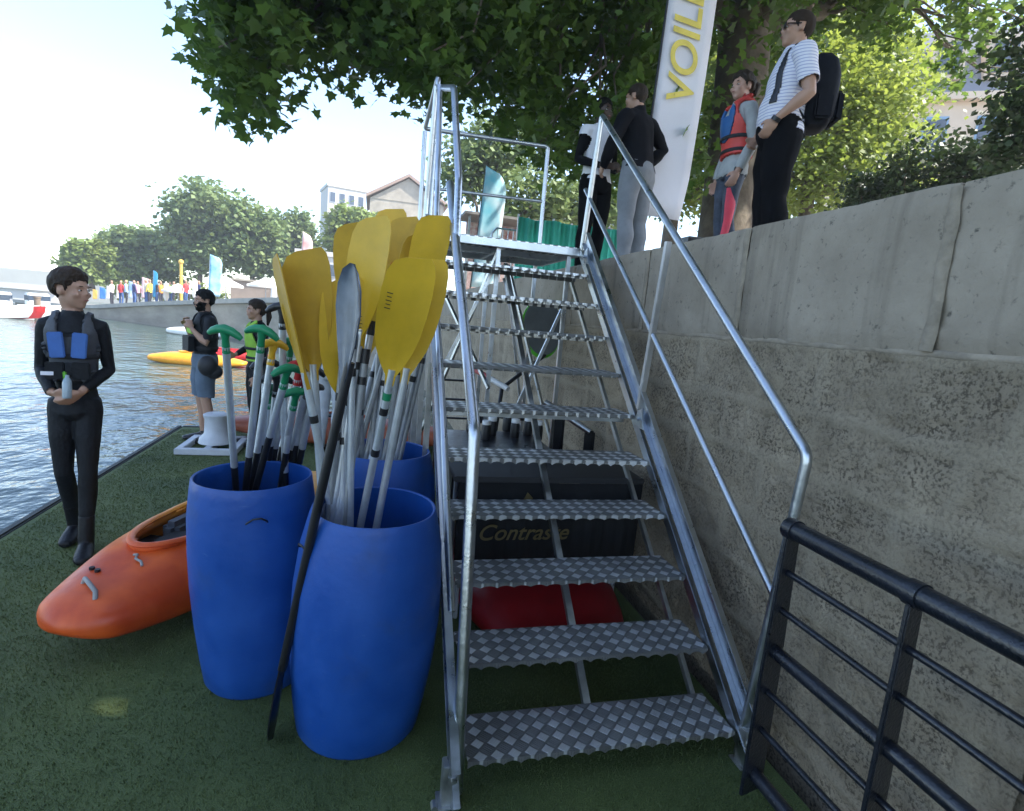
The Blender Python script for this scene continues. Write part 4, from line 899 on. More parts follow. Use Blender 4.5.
# boy by the water
boy, c_ = person('slim boy in a black wetsuit and blue-black vest walking along the pontoon edge, looking sideways', (-1.70, 3.83, 0), fac(.22, -.97), 1.69, .80,
    dict(hipR=(.085, 0, .92), kneeR=(.085, .02, .50), ankleR=(.075, -.17, .10), toeR=(.09, -.01, .03), hipL=(-.085, 0, .92), kneeL=(-.09, .09, .50), ankleL=(-.075, .13, .085), toeL=(-.09, .30, .03),
         elbowR=(.225, -.04, 1.14), wristR=(.10, .165, 1.015), handR=(.025, .185, 1.00), elbowL=(-.225, -.04, 1.14), wristL=(-.09, .175, 1.035), handL=(-.02, .19, .985)),
    headyaw=1.05, skin=SKINT, wx=.76, voxel=.0085, hands=dict(R=(-.2, -.6, .7), L=(.2, -.6, .7)), hair='short',
    garments=(suit(NEO, neck=True), vest(NEOG, zmin=1.07, zmax=1.37, off=.026), shoes(mat('neoprene_boot', (.007, .007, .009), .5, spec=.3, bump=.2), .62),
              patch('vest_panel', (.055, .140, 1.30), (.075, .02, .15), BLU, .08), patch('vest_panel', (-.055, .140, 1.30), (.075, .02, .15), BLU, -.08),
              patch('vest_pocket', (.062, .150, 1.15), (.09, .035, .10), NEO), patch('vest_pocket', (-.062, .150, 1.15), (.09, .035, .10), NEO),
              patch('logo_patch', (.095, .170, 1.135), (.06, .004, .022), WTX, 0, .001), patch('buckle', (.012, .172, 1.12), (.02, .012, .06), mat('lime_buckle', (.2, .6, .05)), .1),
              patch('chest_strap', (0, .135, 1.36), (.06, .01, .02), NEO)))
# water bottle / leaflet in his hands
mb = MB(); c = Vector((.0, .205, 1.08))*.97; mb.lathe([(0, 0), (.020, .003), (.023, .015), (.023, .09), (.018, .11), (.010, .12), (.010, .135), (0, .135)], (0, 0, 0), 20)
t = mb.build('water_bottle', mat('pale_bottle', (.30, .38, .42), .3, coat=.3)); t.location = boy.location+Matrix.Rotation(boy.rotation_euler.z, 3, 'Z') @ (Vector((-.005, .215, .96)))
t.rotation_euler = (.15, 0, boy.rotation_euler.z); tag(t, 'pale water bottle held in the clasped hands of the boy', 'bottle')
SHORT = mat('grey_blue_shorts', (.10, .14, .19), .85, bump=.3)
bm_, _ = person('bearded man in grey shorts and black vest facing the river', (-1.76, 6.74, 0), fac(-.85, -.5), 1.66, 1.0,
    dict(elbowR=(.25, .05, 1.18), wristR=(.12, .16, 1.33), handR=(.08, .17, 1.40), elbowL=(-.25, .06, 1.16), wristL=(-.13, .17, 1.31), handL=(-.09, .18, 1.38)),
    skin=SKINT, hair='short', hairmat=HAIRK, beard=True, headyaw=.15,
    garments=(top(NEO, .45, 1.0, .010, 'shirt', .004), vest(NEO, None, 1.05, 1.38, .03), patch('vest_panel', (0, .15, 1.31), (.19, .03, .12), LIME, 0, .012), trousers(SHORT, .46, 1.03, .022, 'shorts', .008, .02), shoes(BLK, .93), patch('vest_pocket', (0, .17, 1.14), (.24, .06, .17), NEO)))
mb = MB(); mb.ell((0, 0, 0), (.10, .08, .11), 20, 12); mb.ell((.05, .03, -.06), (.09, .07, .08), 14, 8); t = mb.build('dry_bag', mat('black_bag', (.012, .012, .014), .6, bump=.5, bscale=12))
t.location = at(208, 366, Y=6.52); tag(t, 'black bag held at the hip of the bearded man', 'bag')
wo_, cw = person('woman with dark ponytail and lime-black vest facing the river beside the bearded man', (-1.22, 6.62, 0), fac(-.9, -.35), 1.60, .92,
    dict(elbowR=(.24, .05, 1.16), wristR=(.16, .20, 1.08), handR=(.12, .26, 1.06)), hair='long', hairmat=HAIRB, skin=SKINT, headyaw=.1, headpitch=-.05,
    garments=(suit(NEO), vest(LIME, NEO, 1.02, 1.38, .03), shoes(BLK, .8)))
mb = MB(); p = cw['hc']+Vector((0, -.09, .03)); mb.tube([p*.914, (p+Vector((0, -.05, -.01)))*.914, (p+Vector((0, -.06, -.10)))*.914, (p+Vector((0, -.045, -.2)))*.914], [.02, .03, .03, .01], 10); mb.build('ponytail', HAIRB, wo_)
p = at(333, 330, Y=6.3); person('person in black top and light trousers standing behind the paddles', (p.x, 6.3, 0), fac(.5, .8), 1.72, 1.0, skin=SKINT, hair='short', voxel=.014,
    garments=(top(NEO, 1.0, .95, .014, 'jacket'), trousers(mat('light_trousers', (.45, .47, .5), .8)), shoes(BLK, .93)))
# ---- on the quay
WT = QT
STRIPE = bpy.data.materials.new('striped_cotton'); STRIPE.use_nodes = True
def _st():
    n = STRIPE.node_tree.nodes; L = STRIPE.node_tree.links.new; b = n['Principled BSDF']; b.inputs['Roughness'].default_value = .85
    tc = n.new('ShaderNodeTexCoord'); wv = n.new('ShaderNodeTexWave'); wv.bands_direction = 'Z'; wv.inputs['Scale'].default_value = 14; wv.inputs['Distortion'].default_value = .6; L(tc.outputs['Object'], wv.inputs[0])
    rp = n.new('ShaderNodeValToRGB'); e = rp.color_ramp.elements; e[0].position = .12; e[0].color = (.40, .40, .56, 1); e[1].position = .28; e[1].color = (.74, .72, .76, 1); L(wv.outputs[0], rp.inputs[0]); L(rp.outputs[0], b.inputs['Base Color'])
_st()
BTR = mat('black_trousers', (.005, .005, .006), .9, spec=.1, bump=.5, bscale=9)
bk, cb = person('stout man in striped shirt and black trousers, sunglasses and rucksack, on the quay edge', (2.78, 3.72, WT), fac(-.88, .34), 1.80, 1.16,
    dict(elbowL=(-.27, -.06, 1.13), wristL=(-.20, .10, .98), handL=(-.16, .14, .90), elbowR=(.27, -.05, 1.13), wristR=(.2, .12, .98), handR=(.16, .15, .9)), headyaw=.0, headpitch=-.05, lean=-.03, skin=SKINT, hair='crop', hairmat=mat('cropped_hair', (.035, .024, .017), .8, spec=.1), voxel=.009,
    garments=(top(STRIPE, .38, .93, .018, 'shirt', .010, .003), trousers(BTR, 1.0, 1.0, .022, wr=.012, flare=.012), shoes(BLK, .92), lambda c, sh: sh('rucksack_strap', (c['base'] == 'torso') & (np.abs(np.abs(c['co'][:, 0])-.115) < .018) & (c['co'][:, 2] > 1.10) , .028, BLK, .006)))
k = cb['k']; hc = cb['hc']; RH = cb['RH']; mb = MB()
for s_ in (1, -1): mb.ell((hc+RH @ Vector((.032*s_, .094, .0)))*k, (.028*k, .008*k, .018*k), 14, 8, RH); mb.tube([(hc+RH @ Vector((.058*s_, .085, .006)))*k, (hc+RH @ Vector((.082*s_, .0, .004)))*k], .004*k, 6)
mb.build('sunglasses', mat('dark_lens', (.01, .01, .012), .12), bk)
mb = MB(); p = cb['J']['wristL']*k; dd = (cb['J']['handL']-cb['J']['wristL']).normalized(); mb.tube([p-dd*.012, p+dd*.016], .031, 14); mb.build('wristwatch', BLK, bk)
def rucksack():
    rz = bk.rotation_euler.z; Rm = Matrix.Rotation(rz, 3, 'Z'); t = thing('rucksack', 'big black rucksack on the back of the man in the striped shirt', 'rucksack', bk.location+Rm @ Vector((0, -.195, 1.0)), None, rz)
    FAB = mat('black_nylon', (.005, .006, .010), .75, spec=.2, bump=.5, bscale=14); prof = [(.0, .07, .05), (.015, .12, .085), (.08, .15, .11), (.22, .155, .12), (.36, .145, .115), (.45, .12, .09), (.50, .07, .05)]; mb = MB(); vs = []; N = 24
    for z, a, b in prof:
        for i in range(N):
            th = 2*math.pi*i/N; vs.append((a*math.copysign(abs(math.cos(th))**.6, math.cos(th)), b*math.copysign(abs(math.sin(th))**.6, math.sin(th))-.03*z, z))
    mb.add(vs, [(i*N+j, i*N+(j+1) % N, (i+1)*N+(j+1) % N, (i+1)*N+j) for i in range(len(prof)-1) for j in range(N)]+[list(range(N))[::-1], [(len(prof)-1)*N+j for j in range(N)]], True)
    mb.build('bag_body', FAB, t)
    mb = MB(); mb.box((0, -.135, .15), (.21, .06, .20)); mb.build('front_pocket', FAB, t, bevel=.02); mb = MB(); mb.box((-.165, -.01, .12), (.03, .11, .16)); mb.build('side_pocket', FAB, t, bevel=.012)
    mb = MB(); mb.tube([(-.03, .06, .50), (-.03, .05, .535), (.03, .05, .535), (.03, .06, .50)], .008, 8); mb.build('handle', FAB, t)
    mb = MB(); mb.tube([(-.12, .10, .42), (-.16, .18, .30), (-.16, .16, .10), (-.13, .10, .04)], [(.008, .022)]*4, 8); mb.build('strap', FAB, t)
rucksack()
GSL = mat('grey_sweatshirt', (.36, .37, .36), .9, bump=.3, bscale=20); LEG = mat('patterned_leggings', (.02, .025, .04), .7, col2=(.07, .09, .13), scale=9, bump=.1)
gl, cg = person('girl in red and blue life jacket over a grey sweatshirt on the quay edge', (2.74, 4.20, WT), fac(-.95, .12), 1.57, .88,
    dict(elbowL=(-.215, -.06, 1.12), wristL=(-.20, .04, .88), handL=(-.19, .07, .80), kneeL=(-.10, .03, .5)), headyaw=.35, wx=.92, hair='long', hairmat=HAIRB, voxel=.008,
    garments=(top(GSL, 1.0, .86, .014, 'sweatshirt', .008), trousers(LEG, 1.0, .95, .005, 'leggings', .002), shoes(BLK, .9), vest(mat('blue_life_jacket', (.02, .11, .30), .55), mat('red_life_jacket', (.62, .055, .04), .5), 1.02, 1.36, .045, 'chest')))
mb = MB(); p = cg['hc']*cg['k']; mb.tube([p+Vector((0, -.07, .04)), p+Vector((0, -.12, .02)), p+Vector((0, -.11, -.05))], [.03, .036, .015], 10); mb.build('hair_bun', HAIRB, gl)
mb = MB(); q_ = [(-.135, .06, .74), (-.15, .05, .60), (-.145, .05, .46), (-.14, .07, .30), (-.145, .10, .10)]; mb.tube([Vector(a)*.9 for a in q_], [(.012, .030), (.016, .045), (.012, .035), (.016, .03), (.02, .05)], 10); mb.build('side_panel', mat('pink_stripe', (.75, .06, .10), .6), gl)
SWT = mat('black_sweater', (.007, .007, .009), .9, spec=.15, bump=.4, bscale=15); GTR = mat('grey_trousers', (.20, .21, .225), .85, bump=.4, bscale=10)
person('man in black sweater and grey trousers seen from behind at the top of the stairs', (2.32, 5.05, WT), fac(-.45, .89), 1.76, 1.03,
    dict(elbowR=(.34, -.04, 1.22), wristR=(.20, .10, 1.04), handR=(.15, .16, 1.0), elbowL=(-.30, .05, 1.16), wristL=(-.20, .25, 1.02), handL=(-.16, .32, 1.0)), lean=.16, headyaw=.25, hair='crop', hairmat=HAIRB, skin=SKINT,
    garments=(top(SWT, 1.0, .95, .018, 'sweater', .010, .003, .35), trousers(GTR, 1.0, 1.02, .018, wr=.010, flare=.006), shoes(BLK, .92)))
wp, cw2 = person('person in white T-shirt over black sleeves, half hidden beside the stair rail', (2.12, 5.60, WT), fac(.35, -.93), 1.74, .98,
    dict(elbowR=(.24, -.03, 1.13), wristR=(.12, .20, 1.06), handR=(.06, .24, 1.06), elbowL=(-.24, -.03, 1.13), wristL=(-.12, .2, 1.08), handL=(-.06, .24, 1.08)), skin=SKIND, hair='short', hairmat=HAIRK, voxel=.011,
    garments=(suit(SWT, 1.0, .1, .006, 'undershirt'), top(WTX, .12, .95, .016, 'shirt', .008), trousers(BTR, 1.0, 1.0, .016), shoes(BLK, .92)))
# ================================================================== TREES
def lowy(x):
    P = [(178, 10), (186, 88), (200, 92), (212, 112), (228, 70), (240, 95), (258, 128), (272, 60), (300, 44), (322, 50), (336, 84), (350, 48), (368, 78), (380, 52), (404, 78), (418, 70), (433, 118), (448, 80), (470, 105), (490, 88), (512, 140), (530, 125), (548, 165), (575, 160), (600, 188), (622, 196), (650, 180), (700, 190), (757, 140), (785, 70), (830, 25), (870, 30), (900, 66), (930, 60), (950, 95), (985, 105), (1030, 120), (1100, 135)]
    for (a, b), (c, d) in zip(P, P[1:]):
        if a <= x <= c: return b+(d-b)*(x-a)/(c-a)
    return -999
plane = thing('plane_tree', 'big plane tree with thick brown trunk behind the girl, branches overhanging the stairs', 'tree', (4.57, 7, QT), 'plane trees along the quay')
tw = []; 
while len(tw) < 3600:
    px = random.uniform(212, 1090); ly = lowy(px); py = random.uniform(-90, ly)
    Y = random.uniform(5.2, 7.4) if px < 440 else (random.uniform(5.6, 9.5) if px < 800 else random.uniform(6.2, 9.5))
    nv = noise.noise(Vector((px*.021, py*.021, Y*.45)))+.35*noise.noise(Vector((px*.06, py*.06, Y)))
    thr = .06 if px < 330 else (-.04 if px < 440 else (-.17 if px < 770 else (.16 if px < 900 else .30)))
    if py < -10: thr -= .1
    if nv < thr or (698 < px < 768 and py > -30 and Y < 7.5 and random.random() < .93): continue
    tw.append(at(px, py, Y=Y))
tw = np.array([tuple(v) for v in tw]); per = 13
off = rng.normal(size=(len(tw), per, 3))*.15; off[:, :, 2] *= .8
cen = (tw[:, None, :]+off).reshape(-1, 3)
def over(cen):      # leaves that droop below the crown's underside are dropped
    return cen
cen = sungap(cen); wpart(leaf_mesh('leaves', cen, .098, LEAF, LEAF5, svar=.5), plane)
up = np.concatenate([clumps((3.8, 7.0, 10.4), (6, 5, 2.4), 10000, .16), clumps((-1, 7.6, 9.6), (3.0, 2.6, 1.6), 3000, .16)])
up = sungap(up)
wpart(leaf_mesh('leaves', up, .26, LEAF, LEAF5), plane)
mb = MB(); tb = Vector((4.57, 7, QT-.05))
mb.tube([tb, tb+Vector((.02, 0, .3)), tb+Vector((0, .02, 1.5)), tb+Vector((-.05, 0, 2.8)), tb+Vector((-.1, 0, 3.6))], [.46, .37, .33, .33, .32], 18)
fork = tb+Vector((-.1, 0, 3.4)); mains = [fork+Vector(v) for v in ((-2.4, .3, 1.6), (2.5, .8, 1.6), (.3, 2, 3.2), (-.6, -1.8, 2.2), (1.2, -2, 1.5))]
ends = []
for q in mains:
    P = limb(mb, fork, q, .17, .09); ends += P[3:]
mb2 = MB(); idx = rng.choice(len(tw), 130, replace=False)
for i in idx:
    v = Vector(tw[i]); e = min(ends, key=lambda e: (e-v).length)
    if (e-v).length < 7: limb(mb2, e, v, .030, .006, .25, 5)
for tp in ((220, 55), (255, 60), (300, 30), (380, 30), (470, 50), (560, 80), (600, 120)):
    limb(mb2, mains[0], at(*tp, Y=6.2), .05, .010, .18, 7)
wpart(mb.build('trunk', BARK), plane); wpart(mb2.build('branches', BARK), plane)
# second plane tree, upstream and unseen: crown shaped to shade the pontoon
pt2 = thing('plane_tree', 'unseen plane tree behind the camera, crown shaped to shade the pontoon', 'tree', (7.2, -2.6, QT), 'plane trees along the quay')
up = np.concatenate([clumps((1.2, -3.2, 7.2), (4.6, 3.4, 1.4), 9000, .2), clumps((6.2, -.6, 8.4), (4.2, 3.4, 1.9), 9500, .2), clumps((5.6, 4.2, 9.0), (3.2, 3.2, 1.6), 6500, .2), clumps((7.5, -4.5, 8.6), (3.5, 3, 2), 3500, .2), clumps((4.9, 0, 7.6), (.9, .9, .5), 320, .25)])  # crown widened to darken the foreground; last clump added to block stray sun
up = sungap(up); wpart(leaf_mesh('leaves', up, .30, LEAF, LEAF5), pt2)
mb = MB(); b0 = Vector((7.2, -2.6, QT-.05)); mb.tube([b0, b0+Vector((0, 0, .4)), b0+Vector((.05, 0, 3.5))], [.4, .32, .28], 16)
for q in ((-2, 2, 3), (2, -2, 3), (-1, 5, 3.2), (-2.5, -1.5, 2.6)): limb(mb, b0+Vector((.05, 0, 3.3)), b0+Vector((0, 0, 3.4))+Vector(q), .15, .05)
wpart(mb.build('trunk', BARK), pt2)
def tree(label, base, lobes, n, size, m, trunk_r=.25, name='tree', group=None, cat='tree', shape=LEAF4, sub=.2, th=None, per=12):
    base = Vector(base); t = thing(name, label, cat, base, group); cs = []
    vol = [l[1][0]*l[1][1]*l[1][2] if hasattr(l[1], '__len__') else l[1]**3 for l in lobes]; tot = sum(v**.67 for v in vol)
    for (c, r), v in zip(lobes, vol): cs.append(clumps(c, r, int(n*v**.67/tot), sub, per, .45))
    wpart(leaf_mesh('crown', np.concatenate(cs), size, m, shape), t)
    mb = MB(); top_ = Vector(lobes[0][0]); tr = base.lerp(Vector((base.x, base.y, top_.z)), .6)
    mb.tube([base-Vector((0, 0, .1)), base.lerp(tr, .3), tr, top_], [trunk_r*1.3, trunk_r, trunk_r*.8, trunk_r*.3], 10)
    for c, r in lobes: limb(mb, tr, c, trunk_r*.5, trunk_r*.12)
    wpart(mb.build('trunk', BARK), t); return t
def lob(px, py, Y, r): return (at(px, py, Y=Y), r)
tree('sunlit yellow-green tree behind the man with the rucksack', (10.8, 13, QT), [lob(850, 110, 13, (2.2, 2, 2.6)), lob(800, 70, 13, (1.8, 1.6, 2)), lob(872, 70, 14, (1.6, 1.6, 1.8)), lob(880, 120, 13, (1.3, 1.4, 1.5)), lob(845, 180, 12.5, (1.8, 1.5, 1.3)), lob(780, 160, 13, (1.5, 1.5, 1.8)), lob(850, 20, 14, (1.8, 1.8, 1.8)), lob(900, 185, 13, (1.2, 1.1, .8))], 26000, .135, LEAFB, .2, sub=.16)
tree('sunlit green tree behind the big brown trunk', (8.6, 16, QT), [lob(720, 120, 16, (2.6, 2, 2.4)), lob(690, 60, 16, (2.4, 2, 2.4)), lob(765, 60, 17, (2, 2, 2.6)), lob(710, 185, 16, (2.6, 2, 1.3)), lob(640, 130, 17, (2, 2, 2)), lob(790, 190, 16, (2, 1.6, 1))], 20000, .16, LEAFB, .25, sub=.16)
tree('leafy green tree beyond the mint fence', (4.5, 24, 1.9), [lob(540, 200, 24, (2.6, 2, 1.6)), lob(465, 172, 26, (1.6, 1.6, 1.6)), lob(500, 150, 26, (2, 2, 1.6)), lob(600, 200, 24, (2, 2, 1.4))], 8000, .26, LEAFF, .2, sub=.16)
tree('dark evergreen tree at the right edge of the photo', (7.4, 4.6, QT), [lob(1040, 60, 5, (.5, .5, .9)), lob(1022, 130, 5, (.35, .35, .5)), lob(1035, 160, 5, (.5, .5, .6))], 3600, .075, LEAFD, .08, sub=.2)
for lb, c_ in (('dark evergreen shrub nearest the right edge, behind the wall', (982, 172, 7.0, .60)), ('tall dark shrub in the middle of the row behind the wall', (925, 180, 7.6, .80)), ('low dark shrub left end of the row behind the wall', (875, 198, 8.2, .6))):
    px, py, Y, r = c_; c = at(px, py, Y=Y)
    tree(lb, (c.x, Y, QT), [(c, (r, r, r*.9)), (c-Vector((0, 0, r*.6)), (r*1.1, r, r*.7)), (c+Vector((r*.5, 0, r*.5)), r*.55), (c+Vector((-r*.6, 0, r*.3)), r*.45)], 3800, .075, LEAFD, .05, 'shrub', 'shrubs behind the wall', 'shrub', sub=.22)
# far trees across the bend
FTR = [('small pale yellow-green tree, leftmost on the far bank', 92, 240, 296, 42, 62, LEAFY), ('dull green tree between the pale one and the tallest', 142, 228, 296, 70, 66, LEAFF),
       ('tallest tree of the far bank, above the crowd', 200, 181, 296, 80, 62, LEAFF), ('broad tree to the right of the tallest one', 252, 198, 296, 76, 60, LEAFF),
       ('rounded tree behind the two leftmost yellow blades', 292, 205, 292, 50, 66, LEAFF), ('bright round tree below the white building', 348, 203, 290, 60, 58, LEAFY)]
for lb, px, yt, yb, wpx, Y, m in FTR:
    c0 = at(px, yb, Y=Y); ct = at(px, yt, Y=Y); h = (ct.z-c0.z)*1.05; W_ = wpx/F*Y*.60; gz = 1.2; L_ = []
    for i in range(9):
        a = random.uniform(0, 6.28); q = random.uniform(0, .62); L_.append((Vector((c0.x+W_*q*math.cos(a)*1.0, Y+W_*q*math.sin(a)*.6, c0.z+h*random.uniform(.3, .80))), (W_*.50, W_*.45, h*.21)))
    L_.insert(0, (Vector((c0.x, Y, c0.z+h*.62)), (W_*.7, W_*.6, h*.36)))
    tree(lb, (c0.x, Y, gz), L_, 9000, .46, m, .25, group='trees on the far bank', sub=.15, per=10)
# ================================================================== FLAGS, FENCE, THINGS ON THE QUAY
def feather(label, base, top_z, wd, cloth, lean=.0, face=(1, 0, 0), pole_side=-1, group=None, name='feather_flag', zlow=None, curve=True, cat='flag', pm=BLK):
    base = Vector(base); t = thing(name, label, cat, base, group); fx = Vector(face).normalized(); h = top_z-base.z; zl = (zlow or base.z+h*.25)-base.z; N = 18
    def edge(s_): z = zl+(h-zl)*s_; return base+fx*(lean*z)+Vector((0, 0, z))
    vs = []
    for i in range(N+1):
        s_ = i/N; p = edge(s_); w_ = wd*(1 if s_ < .78 or not curve else math.sqrt(max(.0, 1-((s_-.78)/.22)**2))*.98+.02)
        if s_ < .1: w_ *= .92+.8*s_
        for j in range(7):
            u = j/6; yv = .03*wd*math.sin(u*5+s_*7)*u; 
            vs.append(p+fx*(-pole_side*w_*u)+fx.cross(Vector((0, 0, 1)))*yv)
    fs = [(i*7+j, i*7+j+1, (i+1)*7+j+1, (i+1)*7+j) for i in range(N) for j in range(6)]
    mb = MB(); mb.add(vs, fs, True); fl = wpart(mb.build('flag_cloth', cloth), t); so2 = fl.modifiers.new('t', 'SOLIDIFY'); so2.thickness = .004
    mb = MB(); mb.tube([base, edge(.0), edge(.5), edge(.97)], [.016*max(1, h/4), .014*max(1, h/4), .011*max(1, h/4), .006], 8); wpart(mb.build('pole', pm), t)
    return t, edge
FCL = mat('white_flag_cloth', (.80, .79, .83), .8, var=.03, scale=3, trans=.25)
fx = Vector((1, .0, 0)); b0 = Vector((2.46, 5.3, QT))
t, edge = feather('tall white feather flag reading VOILE in yellow, on the quay between the people', b0, 6.3, .50, FCL, lean=.030, zlow=2.74, pole_side=-1)
for i_, x0 in enumerate([0]):
    o0 = Vector((2.905, 5.3-.022, 3.80)); xd = Vector((-.01, 0, 1)); yd = Vector((-1, 0, -.01))
    tx = text_mesh('VOILE', .40, 'lettering', mat('yellow_print', (.72, .58, .12), .8), o0, xd, yd, .0008, .006, .12); wpart(tx, t)
# flag foot
mb = MB(); mb.box((b0.x, b0.y, QT+.02), (.4, .4, .03)); wpart(mb.build('base_plate', BLK, bevel=.005), t)
t, _ = feather('pale blue and white feather flag behind the stair landing', (1.96, 12, QT), 4.72, .50, mat('pale_blue_flag', (.22, .62, .72), .8, col2=(.80, .84, .84), scale=1.6, trans=.2, detail=3), lean=.06, zlow=2.25)
# black loudspeaker box on a stand
p = at(698, 205, Y=5.9); t = thing('loudspeaker', 'black loudspeaker box at the foot of the white flag', 'loudspeaker', (p.x, p.y, QT)); mb = MB(); mb.box((p.x, p.y, QT+.42), (.26, .24, .34)); wpart(mb.build('cabinet', BLK, bevel=.012), t)
mb = MB(); mb.box((p.x, p.y-.123, QT+.42), (.22, .006, .30)); wpart(mb.build('grille', mat('speaker_grille', (.02, .02, .022), .8, bump=.8, bscale=300)), t); mb = MB(); mb.box((p.x, p.y, QT+.12), (.4, .35, .24)); wpart(mb.build('stand', BLK, bevel=.01), t)
# mint banner on a crowd barrier
MINT = mat('mint_mesh', (.10, .60, .50), .7, scale=2, var=.18, trans=.25)
t = thing('banner_fence', 'mint green banner stretched along a fence beyond the stair landing', 'fence', (2.3, 9.5, QT)); mb = MB(); N = 60
vs = []
for i in range(N+1):
    x = 2.30+1.85*i/N; yv = .025*math.sin(i*.8)+.02*math.sin(i*2.1)
    for z in (QT+.12, QT+.6, QT+1.24-.03*math.sin(i/N*math.pi*3)**2): vs.append((x, 9.5+yv, z))
mb.add(vs, [(i*3+j, i*3+j+1, i*3+j+4, i*3+j+3) for i in range(N) for j in range(2)], True); o = wpart(mb.build('banner', MINT), t); q = o.modifiers.new('t', 'SOLIDIFY'); q.thickness = .004
for x in (2.3, 2.92, 3.54, 4.15): mb = MB(); mb.tube([(x, 9.53, QT), (x, 9.53, QT+1.28)], .018, 8); wpart(mb.build('post', GALV2), t)
t = thing('crowd_barrier', 'steel crowd barrier standing left of the mint banner', 'barrier', (1.9, 10.1, QT)); mb = MB(); x0, x1, yb_ = 1.98, 2.75, 10.1
mb.tube([(x0, yb_, QT+.1), (x0, yb_, QT+1.0), (x0+.08, yb_, QT+1.1), (x1-.08, yb_, QT+1.1), (x1, yb_, QT+1.0), (x1, yb_, QT+.1), (x0, yb_, QT+.1)], .018, 8)
wpart(mb.build('frame', GALV), t)
for i in range(7): mb = MB(); x = x0+(x1-x0)*(i+1)/8; mb.tube([(x, yb_, QT+.1), (x, yb_, QT+1.09)], .008, 6); wpart(mb.build('bar', GALV), t)
# brown stall with goods behind the barrier
t = thing('market_stall', 'reddish stall hung with goods behind the crowd barrier', 'stall', (2.6, 14, QT)); mb = MB(); mb.box((3.0, 14, QT+.5), (1.7, .5, 1.0)); wpart(mb.build('counter', mat('stall_brown', (.22, .10, .08), .8, col2=(.5, .4, .38), scale=4)), t)
mb = MB(); mb.box((3.0, 14, QT+1.9), (2.1, 1.2, .06)); wpart(mb.build('roof', mat('stall_roof', (.25, .23, .21), .8)), t); mb = MB(); mb.box((3.0, 14.4, QT+1.4), (1.7, .05, .9)); wpart(mb.build('back_panel', mat('stall_goods', (.35, .08, .07), .8, col2=(.6, .55, .5), scale=9)), t)
for x in (2.1, 3.9): mb = MB(); mb.box((x, 13.6, QT+.95), (.05, .05, 1.9)); wpart(mb.build('post', GALV2), t)
# ================================================================== BUILDINGS
def pane(mb, a, b, ux, uz, w_, h_): pass
def block(label, c, dims, yaw, wall_m, rows, cols, wm, roof=None, roofm=None, wsz=(1.0, 1.6), name='building', zoff=0, frames=True):
    t = thing(name, label, 'building', c, None, yaw); W_, D_, H_ = dims; mb = MB(); mb.box((0, 0, H_/2), (W_, D_, H_)); mb.build('wall', wall_m, t)
    for r in range(rows):
        for k in range(cols):
            x = -W_/2+W_*(k+.5)/cols; z = H_*(r+.5)/rows+zoff; mb = MB(); mb.box((x, -D_/2-.03, z), (wsz[0], .10, wsz[1])); f = mb.build('window', wm, t)
            mb = MB(); mb.box((x, -D_/2-.09, z), (wsz[0]*.84, .03, wsz[1]*.86)); mb.build('pane', mat('window_glass', (.05, .07, .10), .15), f)
    if roof == 'gable':
        h = roofm[1]; mb = MB(); mb.add([(-W_/2-.4, -D_/2-.4, H_), (W_/2+.4, -D_/2-.4, H_), (0, -D_/2-.4, H_+h), (-W_/2-.4, D_/2+.4, H_), (W_/2+.4, D_/2+.4, H_), (0, D_/2+.4, H_+h),
            (-W_/2-.4, -D_/2-.4, H_+.3), (W_/2+.4, -D_/2-.4, H_+.3), (0, -D_/2-.4, H_+h+.3), (-W_/2-.4, D_/2+.4, H_+.3), (W_/2+.4, D_/2+.4, H_+.3), (0, D_/2+.4, H_+h+.3)],
            [(6, 8, 11, 9), (7, 10, 11, 8), (0, 6, 9, 3), (1, 4, 10, 7), (0, 2, 8, 6), (2, 1, 7, 8), (3, 9, 11, 5), (5, 11, 10, 4), (0, 3, 5, 2), (2, 5, 4, 1)]); mb.build('roof', roofm[0], t)
        mb = MB(); mb.prism([(-W_/2, H_), (W_/2, H_), (0, H_+h-.1)], (0, -D_/2, 0), (1, 0, 0), (0, 0, 1), .1); mb.build('gable', wall_m, t)
    elif roof == 'mansard':
        h = roofm[1]; mb = MB(); q = h*.35; mb.add([(-W_/2-.3, -D_/2-.3, H_), (W_/2+.3, -D_/2-.3, H_), (W_/2+.3, D_/2+.3, H_), (-W_/2-.3, D_/2+.3, H_), (-W_/2+q, -D_/2+q, H_+h), (W_/2-q, -D_/2+q, H_+h), (W_/2-q, D_/2-q, H_+h), (-W_/2+q, D_/2-q, H_+h)],
            [(0, 1, 5, 4), (1, 2, 6, 5), (2, 3, 7, 6), (3, 0, 4, 7), (4, 5, 6, 7), (3, 2, 1, 0)]); mb.build('roof', roofm[0], t)
        for k in range(cols): mb = MB(); mb.box((-W_/2+W_*(k+.5)/cols, -D_/2+q*.3, H_+h*.45), (1.3, 1.2, h*.55)); f = mb.build('dormer', wall_m, t); mb = MB(); mb.box((-W_/2+W_*(k+.5)/cols, -D_/2+q*.3-.62, H_+h*.45), (.9, .05, h*.42)); mb.build('pane', mat('window_glass', (.05, .07, .10), .15), f)
        mb = MB(); mb.box((0, -D_/2-.15, H_-.15), (W_+.6, .4, .3)); mb.build('cornice', wall_m, t)
    elif roof == 'flat': mb = MB(); mb.box((0, 0, H_+.2), (W_+.3, D_+.3, .4)); mb.build('parapet', wall_m, t)
    return t
STC = mat('pale_stucco', (.52, .50, .46), .9, var=.06, scale=.3); BEI = mat('beige_limestone', (.62, .49, .37), .9, var=.08, scale=.5); ZIN = mat('zinc_roof', (.16, .17, .20), .6, scale=.5)
SHT = mat('blue_shutter', (.20, .33, .48), .6); GREYW = mat('grey_window_frame', (.4, .42, .44), .6)
